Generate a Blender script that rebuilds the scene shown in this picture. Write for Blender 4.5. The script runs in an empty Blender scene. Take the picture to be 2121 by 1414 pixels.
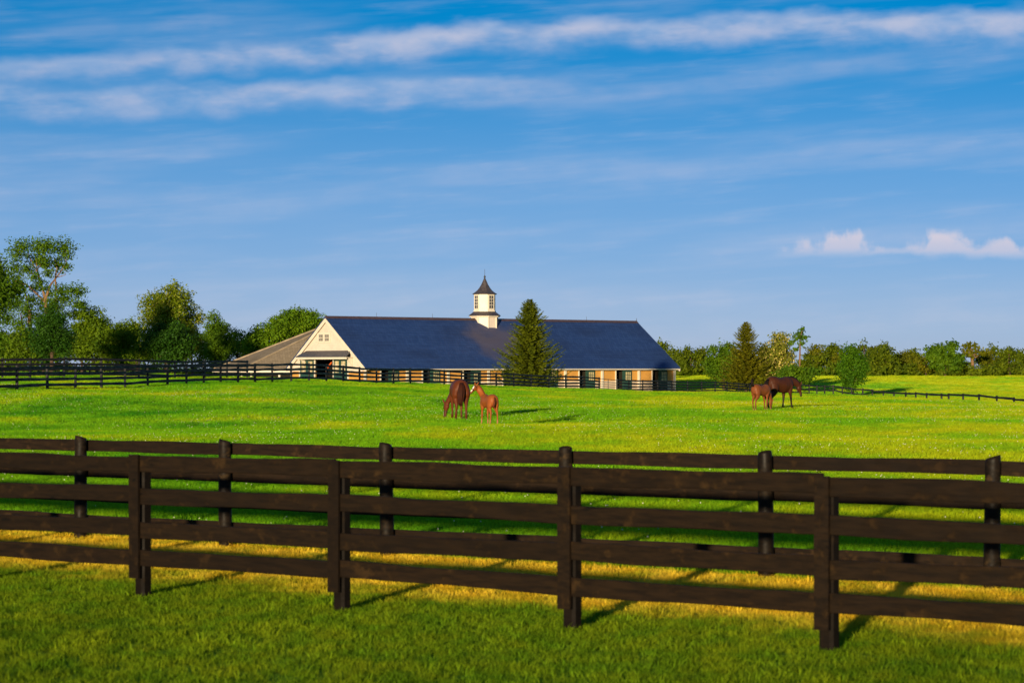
import bpy, bmesh, math, random
import numpy as np
from mathutils import Vector, Matrix, Euler

R = math.radians
SC = bpy.context.scene
COL = SC.collection
random.seed(7)
RNG = np.random.default_rng(11)

# ------------------------------------------------------------------ camera, sky, sun, exposure
EYE = 2.15                      # eye height over the lane in front of the fence
F = 5008.0                      # focal length in photo pixels (85 mm on 36 mm, 2121 px wide)
HZ = 761.0                      # photo row of the horizon
cam = bpy.data.cameras.new('camera')
cam_o = bpy.data.objects.new('camera', cam)
COL.objects.link(cam_o)
cam.lens = 85.0
cam.sensor_width = 36.0
cam.shift_y = (HZ - 707.0) / 2121.0
cam.clip_start = 0.5
cam.clip_end = 6000.0
cam.dof.use_dof = True
cam.dof.focus_distance = 110.0
cam.dof.aperture_fstop = 4.5
cam_o.location = (0, 0, EYE)
cam_o.rotation_euler = (R(90), 0, 0)
SC.camera = cam_o

SUN_EL = R(5.0)
SUN_DIR = Vector((-0.262 * math.cos(SUN_EL), -0.965 * math.cos(SUN_EL), math.sin(SUN_EL))).normalized()   # towards the sun
SUN_STRENGTH = 4.8
SKY_STRENGTH = 0.082
SC.view_settings.view_transform = 'Standard'
SC.view_settings.look = 'None'
SC.view_settings.exposure = 0.8
SC.view_settings.gamma = 1.0
SC.view_settings.use_curve_mapping = False


class NT:
    """tiny node expression helper"""
    def __init__(s, tree):
        s.t = tree
    def node(s, typ, **kw):
        n = s.t.nodes.new(typ)
        for k, v in kw.items():
            setattr(n, k, v)
        return n
    def put(s, sock, v):
        if isinstance(v, bpy.types.NodeSocket):
            s.t.links.new(v, sock)
        elif v is not None:
            if hasattr(sock.default_value, '__len__') and not hasattr(v, '__len__'):
                v = (v, v, v)
            if hasattr(sock.default_value, '__len__') and len(sock.default_value) == 4 and len(v) == 3:
                v = (*v, 1.0)
            sock.default_value = v
    def m(s, op, a, b=None, c=None, clamp=False):
        n = s.node('ShaderNodeMath', operation=op, use_clamp=clamp)
        s.put(n.inputs[0], a)
        if b is not None: s.put(n.inputs[1], b)
        if c is not None: s.put(n.inputs[2], c)
        return n.outputs[0]
    def mr(s, v, a, b, c=0.0, d=1.0, smooth=True):
        n = s.node('ShaderNodeMapRange')
        n.interpolation_type = 'SMOOTHSTEP' if smooth else 'LINEAR'
        for i, q in enumerate((v, a, b, c, d)):
            s.put(n.inputs[i], q)
        return n.outputs[0]
    def mix(s, f, a, b, blend='MIX'):
        n = s.node('ShaderNodeMix', data_type='RGBA', blend_type=blend)
        s.put(n.inputs[0], f); s.put(n.inputs[6], a); s.put(n.inputs[7], b)
        return n.outputs[2]
    def noise(s, vec, scale=5, detail=3, rough=.55, dim='3D'):
        n = s.node('ShaderNodeTexNoise')
        n.noise_dimensions = dim
        s.put(n.inputs['Vector'], vec)
        n.inputs['Scale'].default_value = scale
        n.inputs['Detail'].default_value = detail
        n.inputs['Roughness'].default_value = rough
        return n.outputs[0]
    def mapping(s, vec, scale=(1, 1, 1), loc=(0, 0, 0), rot=(0, 0, 0)):
        n = s.node('ShaderNodeMapping')
        s.put(n.inputs[0], vec)
        n.inputs['Location'].default_value = loc
        n.inputs['Rotation'].default_value = rot
        n.inputs['Scale'].default_value = scale
        return n.outputs[0]
    def xyz(s, vec):
        n = s.node('ShaderNodeSeparateXYZ'); s.put(n.inputs[0], vec)
        return n.outputs
    def comb(s, x, y, z):
        n = s.node('ShaderNodeCombineXYZ')
        for i, q in enumerate((x, y, z)): s.put(n.inputs[i], q)
        return n.outputs[0]


def build_world():
    w = bpy.data.worlds.new('World'); SC.world = w; w.use_nodes = True
    t = w.node_tree; t.nodes.clear(); n = NT(t)
    d = n.node('ShaderNodeTexCoord').outputs['Generated']
    dx, dy, dz = n.xyz(d)
    # clear-sky colour: the sky is read a little higher up, so the deep blue comes down as in the photograph
    up = n.m('MULTIPLY', n.m('MAXIMUM', dz, 0.0), 4.5)
    v = n.node('ShaderNodeVectorMath', operation='NORMALIZE')
    n.put(v.inputs[0], n.comb(dx, dy, n.m('ADD', up, 0.03)))
    sky = n.node('ShaderNodeTexSky', sky_type='NISHITA')
    sky.sun_disc = False
    sky.sun_elevation = SUN_EL
    sky.sun_rotation = math.atan2(SUN_DIR.x, SUN_DIR.y)
    sky.altitude = 300
    sky.air_density = 1.0
    sky.dust_density = 0.2
    sky.ozone_density = 3.0
    n.put(sky.inputs[0], v.outputs[0])
    # angles of the direction, in degrees
    az = n.m('MULTIPLY', n.m('ARCTAN2', dx, dy), 57.2958)
    el = n.m('MULTIPLY', n.m('ARCSINE', dz), 57.2958)
    hs = n.node('ShaderNodeHueSaturation')
    n.put(hs.inputs['Saturation'], n.mr(el, 0.0, 9.0, 1.05, 2.30, False))
    n.put(hs.inputs['Value'], n.mr(el, 0.0, 9.0, 1.30, 2.40, False))
    hs.inputs['Hue'].default_value = .496
    n.put(hs.inputs['Color'], sky.outputs[0])
    base = hs.outputs[0]
    # ---- long streaks of fair-weather cloud
    nz_b = n.noise(n.comb(n.m('MULTIPLY', az, 0.42), n.m('MULTIPLY', el, 1.1), 9.1), 1.0, 4, .52)
    nz_c = n.noise(n.comb(n.m('MULTIPLY', az, 1.05), n.m('MULTIPLY', el, 2.0), 1.3), 1.0, 4, .50)
    nz_l = n.noise(n.comb(n.m('MULTIPLY', az, 0.45), n.m('MULTIPLY', el, .5), 14.3), 1.0, 2, .5)
    wob = n.m('ADD', n.m('MULTIPLY', n.m('SUBTRACT', nz_c, .5), 0.50), n.m('MULTIPLY', n.m('SUBTRACT', nz_l, .5), 0.55))
    def band(lo_az, hi_az, e_lo, e_hi, thick_up, thick_dn):
        c = n.mr(az, lo_az, hi_az, e_lo, e_hi)
        s_ = n.m('ADD', n.m('SUBTRACT', el, c), wob)
        a = n.mr(s_, -.05, thick_up, 1.0, 0.0)
        b = n.mr(s_, -thick_dn, 0.05, 0.0, 1.0)
        return n.m('MULTIPLY', a, b)
    b1 = band(-14.5, 2.5, 6.80, 8.05, 0.34, .78)
    b1 = n.m('MULTIPLY', b1, n.mr(nz_b, .30, .60, .22, 1.0))
    b1 = n.m('MULTIPLY', b1, n.mr(az, -13.0, -3.0, .62, 1.0))
    b2 = band(-12.0, 3.0, 6.26, 6.86, 0.26, .72)
    b2 = n.m('MULTIPLY', b2, n.mr(az, -2.5, 3.0, 1.0, 0.0))
    b2 = n.m('MULTIPLY', b2, n.mr(nz_b, .34, .62, .20, 1.0))
    # thin veil streaks everywhere, tilted
    tilt = n.m('SUBTRACT', el, n.m('MULTIPLY', az, 0.07))
    nz_v = n.noise(n.comb(n.m('MULTIPLY', az, 0.11), n.m('MULTIPLY', tilt, 1.0), 21.0), 1.0, 4, .5)
    nz_w = n.noise(n.comb(n.m('MULTIPLY', az, 0.30), n.m('MULTIPLY', tilt, 2.6), 33.0), 1.0, 5, .55)
    veil = n.m('ADD', n.m('MULTIPLY', n.mr(nz_v, .40, .82), 0.26), n.m('MULTIPLY', n.mr(nz_w, .48, .78), 0.13))
    # small cumulus low down, its top lumpy and its foot flat
    lump = n.noise(n.comb(n.m('MULTIPLY', az, 1.15), n.m('MULTIPLY', el, .7), 8.6), 1.0, 4, .55)
    cu_win = n.m('MULTIPLY', n.mr(az, 5.7, 7.6), n.mr(az, 13.5, 17.0, 1.0, 0.0))
    foot = n.m('ADD', 2.74, n.m('ADD', n.m('MULTIPLY', n.mr(az, 7.0, 12.0), -0.12), n.m('MULTIPLY', n.m('SUBTRACT', nz_c, .5), .5)))
    topline = n.m('ADD', foot, n.m('MULTIPLY', n.m('MULTIPLY', n.mr(lump, .34, .66, .25, 1.0), cu_win), .60))
    cu = n.m('MULTIPLY', n.mr(el, n.m('SUBTRACT', foot, .16), n.m('ADD', foot, .10)),
             n.mr(el, n.m('SUBTRACT', topline, .26), n.m('ADD', topline, .04), 1.0, 0.0))
    cu = n.m('MULTIPLY', n.m('MULTIPLY', cu, n.mr(cu_win, 0, .35)), n.mr(nz_c, .32, .52, .50, 1.0))
    # overhead the broken streaks go on
    nz_o = n.noise(n.comb(n.m('MULTIPLY', az, 0.05), n.m('MULTIPLY', el, 0.22), 2.0), 1.0, 6, .6)
    over = n.m('MULTIPLY', n.mr(nz_o, .50, .70), n.mr(el, 9.5, 14.0, 0.0, .6))
    inv = lambda q: n.m('SUBTRACT', 1.0, q)
    # layers add up like veils one over another
    keep = n.m('MULTIPLY', inv(n.m('MULTIPLY', b1, .60)), inv(n.m('MULTIPLY', b2, .48)))
    keep = n.m('MULTIPLY', keep, inv(veil))
    keep = n.m('MULTIPLY', keep, inv(n.m('MULTIPLY', cu, .70)))
    dens = n.m('MAXIMUM', inv(keep), over)
    cloud = n.mix(n.mr(nz_c, .32, .66), CLOUD_LO, CLOUD_HI)
    shade = n.mr(el, foot, n.m('ADD', foot, .45), 1.0, 0.0)
    cloud = n.mix(n.m('MULTIPLY', cu, .85), cloud, n.mix(shade, (5.6, 4.75, 5.0), (4.3, 4.15, 5.0)))
    # grey-blue air low over the horizon
    haze = n.mr(el, -0.5, 8.6, HAZE_AMT, 0.0)
    sky_c = n.mix(haze, base, HAZE_COL)
    out = n.mix(n.m('MULTIPLY', dens, n.mr(el, -1.0, 2.5)), sky_c, cloud)
    bg = n.node('ShaderNodeBackground')
    n.put(bg.inputs[0], out)
    bg.inputs[1].default_value = SKY_STRENGTH
    o = n.node('ShaderNodeOutputWorld')
    t.links.new(bg.outputs[0], o.inputs[0])


HAZE_COL, HAZE_AMT = (2.48, 3.08, 4.70), .86
CLOUD_LO, CLOUD_HI = (3.9, 4.2, 5.3), (5.4, 4.9, 5.3)


build_world()
sun = bpy.data.lights.new('sun', 'SUN')
sun.energy = SUN_STRENGTH
sun.angle = R(0.9)
sun.color = (1.0, 0.80, 0.52)
sun_o = bpy.data.objects.new('sun', sun)
COL.objects.link(sun_o)
sun_o.rotation_euler = (-SUN_DIR).to_track_quat('-Z', 'Y').to_euler()
sun_o.location = (-30, -60, 40)

# ------------------------------------------------------------------ helpers
def px(x, Y):
    """lateral metres of photo column x at Y metres"""
    return (x - 1060.5) / F * Y


def pz(y, Y):
    """height of photo row y at Y metres"""
    return EYE - (y - HZ) / F * Y


def tag(o, label=None, cat=None, group=None, kind=None):
    if label: o['label'] = label
    if cat: o['category'] = cat
    if group: o['group'] = group
    if kind: o['kind'] = kind
    return o


def link(name, data, parent=None, loc=None, rot=None, scale=None):
    o = bpy.data.objects.new(name, data)
    COL.objects.link(o)
    if parent is not None: o.parent = parent
    if loc is not None: o.location = loc
    if rot is not None: o.rotation_euler = rot
    if scale is not None: o.scale = scale
    return o


def smooth(me):
    me.polygons.foreach_set('use_smooth', np.ones(len(me.polygons), dtype=bool))


class MB:
    """collects shapes into one mesh"""
    def __init__(s):
        s.v, s.f = [], []
    def add(s, verts, faces):
        k = len(s.v)
        s.v += [tuple(p) for p in verts]
        s.f += [tuple(i + k for i in f) for f in faces]
        return s
    def box(s, x0, x1, y0, y1, z0, z1):
        v = [(x, y, z) for z in (z0, z1) for y in (y0, y1) for x in (x0, x1)]
        return s.add(v, [(0, 2, 3, 1), (4, 5, 7, 6), (0, 1, 5, 4), (2, 6, 7, 3), (0, 4, 6, 2), (1, 3, 7, 5)])
    def prism(s, poly, e):
        """extrude a planar polygon (list of 3-D points) by vector e"""
        n = len(poly); e = Vector(e)
        v = [Vector(p) for p in poly] + [Vector(p) + e for p in poly]
        f = [tuple(range(n))[::-1], tuple(range(n, 2 * n))]
        f += [(i, (i + 1) % n, (i + 1) % n + n, i + n) for i in range(n)]
        return s.add(v, f)
    def rings(s, rings, cap=True):
        n = len(rings[0]); v = [p for r in rings for p in r]; f = []
        for k in range(len(rings) - 1):
            for i in range(n):
                j = (i + 1) % n
                f.append((k * n + i, k * n + j, (k + 1) * n + j, (k + 1) * n + i))
        if cap:
            f.append(tuple(range(n))[::-1]); f.append(tuple((len(rings) - 1) * n + i for i in range(n)))
        return s.add(v, f)
    def tube(s, pts, rad, n=6):
        pts = [Vector(p) for p in pts]; rr = []
        for i, p in enumerate(pts):
            t = (pts[min(i + 1, len(pts) - 1)] - pts[max(i - 1, 0)]).normalized()
            a = t.cross(Vector((0.13, 0.99, 0.05)))
            if a.length < .1: a = t.cross(Vector((1, 0, 0)))
            a.normalize(); b = t.cross(a)
            rr.append([p + (a * math.cos(6.2832 * k / n) + b * math.sin(6.2832 * k / n)) * rad[i] for k in range(n)])
        return s.rings(rr)
    def lathe(s, prof, n=8, a0=0.0, c=(0, 0)):
        rr = [[(c[0] + r * math.cos(a0 + 6.2832 * k / n), c[1] + r * math.sin(a0 + 6.2832 * k / n), z) for k in range(n)] for r, z in prof]
        return s.rings(rr)
    def mesh(s, name, m=None):
        me = bpy.data.meshes.new(name)
        me.from_pydata(s.v, [], s.f); me.update()
        bm = bmesh.new(); bm.from_mesh(me); bmesh.ops.recalc_face_normals(bm, faces=bm.faces); bm.to_mesh(me); bm.free()
        if m is not None: me.materials.append(m)
        return me
    def build(s, name, m, parent=None, **k):
        return link(name, s.mesh(name, m), parent, **k)


def quads_mesh(name, P, m):
    """P: (N,4,3) array -> mesh of N quads"""
    N = len(P)
    me = bpy.data.meshes.new(name)
    me.vertices.add(4 * N); me.loops.add(4 * N); me.polygons.add(N)
    me.vertices.foreach_set('co', P.reshape(-1).astype(np.float32))
    me.loops.foreach_set('vertex_index', np.arange(4 * N, dtype=np.int32))
    me.polygons.foreach_set('loop_start', np.arange(0, 4 * N, 4, dtype=np.int32))
    me.update(calc_edges=True)
    me.materials.append(m)
    return me


# ------------------------------------------------------------------ materials
def new_mat(name):
    m = bpy.data.materials.new(name); m.use_nodes = True
    t = m.node_tree; t.nodes.clear(); n = NT(t)
    p = n.node('ShaderNodeBsdfPrincipled'); o = n.node('ShaderNodeOutputMaterial')
    t.links.new(p.outputs[0], o.inputs[0])
    return m, n, p, o


def bump(n, p, h, strength=.3, dist=.02):
    b = n.node('ShaderNodeBump'); b.inputs['Strength'].default_value = strength; b.inputs['Distance'].default_value = dist
    n.put(b.inputs['Height'], h); n.t.links.new(b.outputs[0], p.inputs['Normal'])


def paint(name, c, rough=.55, var=.10, scale=3.0, spec=.3):
    m, n, p, o = new_mat(name)
    tc = n.node('ShaderNodeTexCoord').outputs['Object']
    f = n.noise(tc, scale, 4)
    d = tuple(q * (1 - 2.2 * var) for q in c)
    n.put(p.inputs['Base Color'], n.mix(n.mr(f, .3, .7), d, c))
    p.inputs['Roughness'].default_value = rough
    p.inputs['Specular IOR Level'].default_value = spec
    return m


def fence_wood(name, dark, mid, fleck, rough=.55, grain=1.0, spec=.35):
    m, n, p, o = new_mat(name)
    tc = n.node('ShaderNodeTexCoord').outputs['Object']
    rnd = n.node('ShaderNodeObjectInfo').outputs['Random']
    off = n.node('ShaderNodeVectorMath', operation='ADD')
    n.put(off.inputs[0], tc); n.put(off.inputs[1], n.comb(n.m('MULTIPLY', rnd, 37.0), n.m('MULTIPLY', rnd, 11.0), n.m('MULTIPLY', rnd, 23.0)))
    g1 = n.noise(n.mapping(off.outputs[0], (3.2 * grain, 22, 26)), 1.0, 5, .65)
    g2 = n.noise(n.mapping(off.outputs[0], (5.0 * grain, 5, 7)), 1.0, 4, .6)
    c = n.mix(n.mr(g1, .32, .68), dark, mid)
    c = n.mix(n.mr(g2, .56, .74, 0, .85), c, fleck)
    c = n.mix(n.m('MULTIPLY', rnd, .55), c, dark)
    kn = n.noise(n.mapping(off.outputs[0], (9.0 * grain, 30, 30)), .35, 2, .5)
    c = n.mix(n.mr(kn, .70, .76, 0, .85), c, tuple(q * .3 for q in dark))
    n.put(p.inputs['Base Color'], c)
    n.put(p.inputs['Roughness'], n.mr(g2, .3, .7, rough - .08, rough + .18))
    p.inputs['Specular IOR Level'].default_value = spec
    bump(n, p, g1, .5, .004)
    return m


def leaf_mat(name, dark, light, trans=.35, warm=None):
    m, n, p, o = new_mat(name)
    rnd = n.node('ShaderNodeNewGeometry').outputs['Random Per Island']
    pos = n.node('ShaderNodeNewGeometry').outputs['Position']
    f = n.noise(pos, .45, 3)
    k = n.m('ADD', n.m('MULTIPLY', rnd, .55), n.m('MULTIPLY', n.mr(f, .3, .7), .45))
    c = n.mix(k, dark, light)
    if warm:
        c = n.mix(n.m('MULTIPLY', n.mr(rnd, .72, .9), .8), c, warm)
    n.put(p.inputs['Base Color'], c)
    p.inputs['Roughness'].default_value = .6
    p.inputs['Specular IOR Level'].default_value = .10
    tr = n.node('ShaderNodeBsdfTranslucent'); n.put(tr.inputs[0], n.mix(.5, c, (.22, .26, .01)))
    mx = n.node('ShaderNodeMixShader'); mx.inputs[0].default_value = trans
    n.t.links.new(p.outputs[0], mx.inputs[1]); n.t.links.new(tr.outputs[0], mx.inputs[2]); n.t.links.new(mx.outputs[0], o.inputs[0])
    return m


M = {}
M['board_near'] = fence_wood('black_stained_board', (.0044, .0022, .0007), (.0130, .0067, .0022), (.030, .016, .005), .70, 2.6, .12)
M['board_mid'] = fence_wood('brown_black_board', (.0054, .0030, .0014), (.0155, .0084, .0038), (.038, .021, .008), .70, 2.6, .12)
M['post_near'] = fence_wood('black_square_post', (.004, .0025, .0014), (.008, .005, .0025), (.02, .012, .005), .6, 1.0, .10)
M['post_round'] = fence_wood('creosoted_round_post', (.004, .0028, .0018), (.014, .009, .005), (.06, .036, .014), .52, 1.0, .10)
M['board_far'] = fence_wood('black_painted_board', (.005, .0052, .0065), (.011, .011, .0125), (.028, .022, .017), .55, 2.0, .2)
M['bark'] = paint('warm_bark', (.20, .12, .06), .9, .22, 2.0, .1)
M['bark_dark'] = paint('dark_bark', (.075, .05, .032), .9, .2, 2.0, .1)
M['white'] = paint('white_trim_paint', (.58, .515, .415), .5, .05, 1.0)
M['green'] = paint('dark_green_door_paint', (.022, .060, .048), .45, .12, 1.0)
M['yellow'] = paint('ochre_wall_paint', (.50, .25, .055), .6, .07, .8)
M['cream_low'] = paint('cream_wainscot_paint', (.47, .36, .255), .6, .06, .8)
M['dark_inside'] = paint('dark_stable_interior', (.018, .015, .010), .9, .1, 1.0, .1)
M['metal'] = paint('dark_gate_metal', (.05, .05, .055), .4, .1, 4.0, .5)
M['orange'] = paint('orange_tack', (.55, .10, .02), .6, .1, 2.0)
M['copper'] = paint('brown_ridge_metal', (.075, .045, .045), .5, .15, 2.0, .4)


def siding_mat():
    m, n, p, o = new_mat('cream_lap_siding')
    tc = n.node('ShaderNodeTexCoord').outputs['Object']
    f = n.noise(tc, 1.2, 4)
    n.put(p.inputs['Base Color'], n.mix(n.mr(f, .3, .7), (.52, .435, .360), (.575, .485, .400)))
    p.inputs['Roughness'].default_value = .55
    return m


def slate_mat(name, a, b, c, rows=3.6, rough=.42, sun_patch=None, spec=.5):
    """courses of slates on a slope: object X runs along the eave, object Z up"""
    m, n, p, o = new_mat(name)
    tc = n.node('ShaderNodeTexCoord').outputs['UV']
    br = n.node('ShaderNodeTexBrick')
    n.put(br.inputs['Vector'], tc)
    br.inputs['Scale'].default_value = 1.0
    br.inputs['Brick Width'].default_value = .42
    br.inputs['Row Height'].default_value = 1.0 / rows
    br.inputs['Mortar Size'].default_value = .022
    br.inputs['Mortar Smooth'].default_value = .4
    br.inputs['Bias'].default_value = 0.0
    br.inputs['Color1'].default_value = (*a, 1); br.inputs['Color2'].default_value = (*b, 1)
    br.inputs['Mortar'].default_value = (*c, 1)
    col = br.outputs[0]
    f = n.noise(n.mapping(tc, (.10, .16, 1)), 1.0, 4, .6)
    col = n.mix(n.mr(f, .42, .66, 0, .55), col, tuple(q * .62 for q in a))
    row = n.noise(n.mapping(tc, (.05, 2.2, 1)), 1.0, 3, .6)
    col = n.mix(n.mr(row, .46, .66, 0, .18), col, tuple(q * 1.5 for q in b))
    if sun_patch:  # ellipse of warm sunlight mixed into the slate colour
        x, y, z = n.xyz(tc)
        wx, wy, rx, ry, wc = sun_patch
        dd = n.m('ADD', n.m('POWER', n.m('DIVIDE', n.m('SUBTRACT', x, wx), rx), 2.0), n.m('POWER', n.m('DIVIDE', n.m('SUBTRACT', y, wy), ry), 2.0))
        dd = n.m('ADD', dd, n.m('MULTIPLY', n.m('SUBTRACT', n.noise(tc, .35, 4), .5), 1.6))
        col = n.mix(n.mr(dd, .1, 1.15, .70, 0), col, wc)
    n.put(p.inputs['Base Color'], col)
    n.put(p.inputs['Roughness'], n.mr(f, .3, .7, rough - .06, rough + .12))
    p.inputs['Specular IOR Level'].default_value = spec
    bump(n, p, br.outputs[1], .35, -.02)
    return m


def glass_mat():
    m, n, p, o = new_mat('window_glass')
    p.inputs['Base Color'].default_value = (.030, .028, .024, 1)
    p.inputs['Roughness'].default_value = .08
    p.inputs['Specular IOR Level'].default_value = .6
    return m


M['siding'] = siding_mat()
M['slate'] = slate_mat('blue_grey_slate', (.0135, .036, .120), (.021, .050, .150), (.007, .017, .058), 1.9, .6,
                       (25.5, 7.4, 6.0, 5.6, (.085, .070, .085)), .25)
M['slate_dark'] = slate_mat('dark_grey_slate', (.045, .045, .055), (.062, .060, .070), (.022, .022, .028), 4.0, .4)
M['shingle'] = slate_mat('weathered_brown_shingle', (.215, .165, .100), (.290, .225, .140), (.120, .090, .056), 2.6, .8, None, .15)
M['glass'] = glass_mat()

# ------------------------------------------------------------------ terrain
CTRL = []
def ctl(x, Y, z): CTRL.append((px(x, Y), Y, z))
for X in (-40, -15, 0, 15, 40):
    CTRL.append((X, 0, -.05)); CTRL.append((X, 14, -.05))
for x in (-600, 300, 1060, 1800, 2700):
    ctl(x, 21, -.05); ctl(x, 29, -.08); ctl(x, 45, -.06)
for x in (-800, 200, 1060, 1900, 2900):
    ctl(x, 70, 0.0)
for x in (900, 1010, 1500, 2121, 2900):
    ctl(x, 95, 0.0)
ctl(1630, 121, .05); ctl(2121, 130, -.03); ctl(400, 105, .12); ctl(-100, 95, .10)
FC = [(0, 129, .86), (35, 132, .87), (280, 150, .94), (528, 168, 1.14), (650, 182, 1.04), (850, 206, .70), (1027, 228, .34),
      (1200, 252, -.12), (1340, 272, -.60), (1505, 297, -1.0), (1640, 318, -1.36)]
for x, Y, z in FC: ctl(x, Y, z)
ctl(-300, 118, .8); ctl(-900, 110, .8)
FR = [(1690, 290, -1.30), (1800, 240, -1.42), (1918, 209, -1.42), (2121, 180, -1.43), (2300, 165, -1.45)]
for x, Y, z in FR: ctl(x, Y, z)
ctl(2121, 155, -.14); ctl(1918, 172, -.10); ctl(1800, 182, -.08); ctl(1690, 205, -.14); ctl(1500, 215, -.28); ctl(2400, 140, -.1); ctl(1300, 200, -.06)
ctl(1340, 160, .02); ctl(1500, 160, .0); ctl(1690, 155, .0); ctl(1690, 180, -.02); ctl(1800, 155, .0); ctl(1918, 150, .0); ctl(2121, 145, -.10); ctl(2300, 138, -.1); ctl(1560, 250, -.68); ctl(1340, 240, -.42)
ctl(1630, 100, .0); ctl(1900, 120, .0)
ctl(0, 172, 1.42); ctl(300, 182, 1.36); ctl(520, 200, 1.2); ctl(-500, 165, 1.5); ctl(100, 230, 1.45); ctl(400, 240, 1.3)
for x, Y in ((600, 300), (760, 296), (1000, 300), (1200, 318), (1400, 335), (1100, 360), (600, 360)):
    ctl(x, Y, -1.12)
ctl(1500, 345, -1.15)
for x in (1450, 1700, 2121, 2700):
    ctl(x, 470, 0.65); ctl(x, 400, -.35)
ctl(2121, 250, -1.75); ctl(2121, 300, -1.4); ctl(1760, 320, -1.25); ctl(2600, 260, -1.7)
for x in (-900, 0, 600, 1060, 1600, 2121, 3000):
    ctl(x, 700, .9); ctl(x, 1600, .5); ctl(x, 4500, 0.0)
ctl(200, 330, 1.2); ctl(-600, 330, 1.3); ctl(100, 290, 1.35); ctl(400, 300, 1.1); ctl(0, 250, 1.42)


def tps_coords(X, Y):
    Yc = np.maximum(Y, 0.0) + 30.0
    return np.clip(X / Yc, -1.2, 1.2) * 4.0, np.log(Yc) * 2.0


_c = np.array(CTRL)
_cu, _cv = tps_coords(_c[:, 0], _c[:, 1])


def _phi(r2):
    return 0.5 * r2 * np.log(r2 + 1e-12)


_n = len(_c)
_K = _phi((_cu[:, None] - _cu[None]) ** 2 + (_cv[:, None] - _cv[None]) ** 2) + np.eye(_n) * 2e-3
_P = np.stack([np.ones(_n), _cu, _cv], 1)
_A = np.zeros((_n + 3, _n + 3)); _A[:_n, :_n] = _K; _A[:_n, _n:] = _P; _A[_n:, :_n] = _P.T
_w = np.linalg.solve(_A, np.concatenate([_c[:, 2], np.zeros(3)]))


def ground_z(X, Y):
    X = np.asarray(X, float); Y = np.asarray(Y, float); sh = X.shape
    u, v = tps_coords(X.ravel(), Y.ravel()); out = np.zeros(u.shape)
    for i in range(0, len(u), 20000):
        a, b = u[i:i + 20000], v[i:i + 20000]
        k = _phi((a[:, None] - _cu[None]) ** 2 + (b[:, None] - _cv[None]) ** 2)
        out[i:i + 20000] = k @ _w[:_n] + _w[_n] + a * _w[_n + 1] + b * _w[_n + 2]
    out = np.clip(out, -3.0, 2.2)
    # small unevenness
    Xr, Yr = X.ravel(), Y.ravel()
    amp = np.clip((Yr - 32) / 40, 0, 1)
    out += amp * (.045 * np.sin(Xr * .31 + Yr * .17) + .035 * np.sin(Xr * .17 - Yr * .23 + 1.3))
    return out.reshape(sh)


def gz(X, Y):
    return float(ground_z(np.array([X]), np.array([Y]))[0])


# line of the two near fences: s = distance along their common normal
NRM = Vector((.607, .794))

def grass_colour(n):
    """living grass: dark patches standing in for tree shade, yellow seed heads, the mown straw strip between the two near fences"""
    pos = n.node('ShaderNodeNewGeometry').outputs['Position']
    X, Y, Z = n.xyz(pos)
    s = n.m('ADD', n.m('MULTIPLY', X, NRM.x), n.m('MULTIPLY', Y, NRM.y))
    big = n.noise(n.mapping(pos, (.030, .020, 0)), 1.0, 4, .6)
    mid = n.noise(n.mapping(pos, (.22, .09, 0)), 1.0, 4, .6)
    fine = n.noise(n.mapping(pos, (2.2, 1.4, 0)), 1.0, 3, .6)
    g = (.140, .335, .005); yg = (.365, .415, .006); dk = (.038, .190, .004)
    far = n.mr(Y, 40, 190, 0, 1, False)
    right = n.mr(n.m('SUBTRACT', X, n.m('MULTIPLY', Y, .02)), -6, 22)
    t = n.m('ADD', n.m('MULTIPLY', n.m('SUBTRACT', big, .5), 3.4), n.m('MULTIPLY', n.m('SUBTRACT', mid, .5), 2.6))
    t = n.m('ADD', n.m('ADD', t, n.m('MULTIPLY', n.m('SUBTRACT', fine, .5), .7)), n.m('MULTIPLY', right, .50))
    c = n.mix(n.mr(t, -.75, -.05), dk, g)  # dark green end of the noise paints in shade from trees
    c = n.mix(n.mr(t, -.1, .75), c, yg)
    # mown lane in front of the second fence
    lane = n.mr(s, 21.75, 22.1, 1.0, 0.0)
    lc = n.mix(n.mr(fine, .35, .65), (.095, .175, .004), (.190, .245, .005))
    lc = n.mix(n.mr(mid, .35, .65, 0, .5), lc, (.075, .165, .004))
    e = n.m('ADD', s, n.m('MULTIPLY', n.m('SUBTRACT', n.noise(n.mapping(pos, (.9, .9, 0)), 1.0, 4, .65), .5), 3.4))
    straw = n.mr(e, 17.1, 19.0)
    sc_ = n.mix(n.mr(fine, .35, .65), (.64, .37, .014), (.80, .52, .040))
    lm = n.noise(n.mapping(pos, (1.3, 1.1, 0)), 1.0, 5, .65)
    sc_ = n.mix(n.mr(lm, .46, .66, 0, .75), sc_, (.24, .27, .010))
    sc_ = n.mix(n.mr(n.noise(n.mapping(pos, (3.1, 2.3, 0)), 1.0, 4, .65), .60, .72, 0, .7), sc_, (.20, .12, .035))
    lc = n.mix(n.m('MULTIPLY', straw, .92), lc, sc_)
    return n.mix(lane, c, lc), lane


def ground_mat():
    m, n, p, o = new_mat('pasture_soil_and_turf')
    c, lane = grass_colour(n)
    pos = n.node('ShaderNodeNewGeometry').outputs['Position']
    f = n.noise(pos, 3.0, 5, .65)
    c = n.mix(n.mr(f, .35, .7, .1, .4), c, (.050, .075, .008))
    n.put(p.inputs['Base Color'], c)
    p.inputs['Roughness'].default_value = .95
    p.inputs['Specular IOR Level'].default_value = .05
    p.inputs['Sheen Weight'].default_value = .9
    p.inputs['Sheen Roughness'].default_value = .5
    n.put(p.inputs['Sheen Tint'], c)
    bump(n, p, f, .8, .08)
    return m


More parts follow.
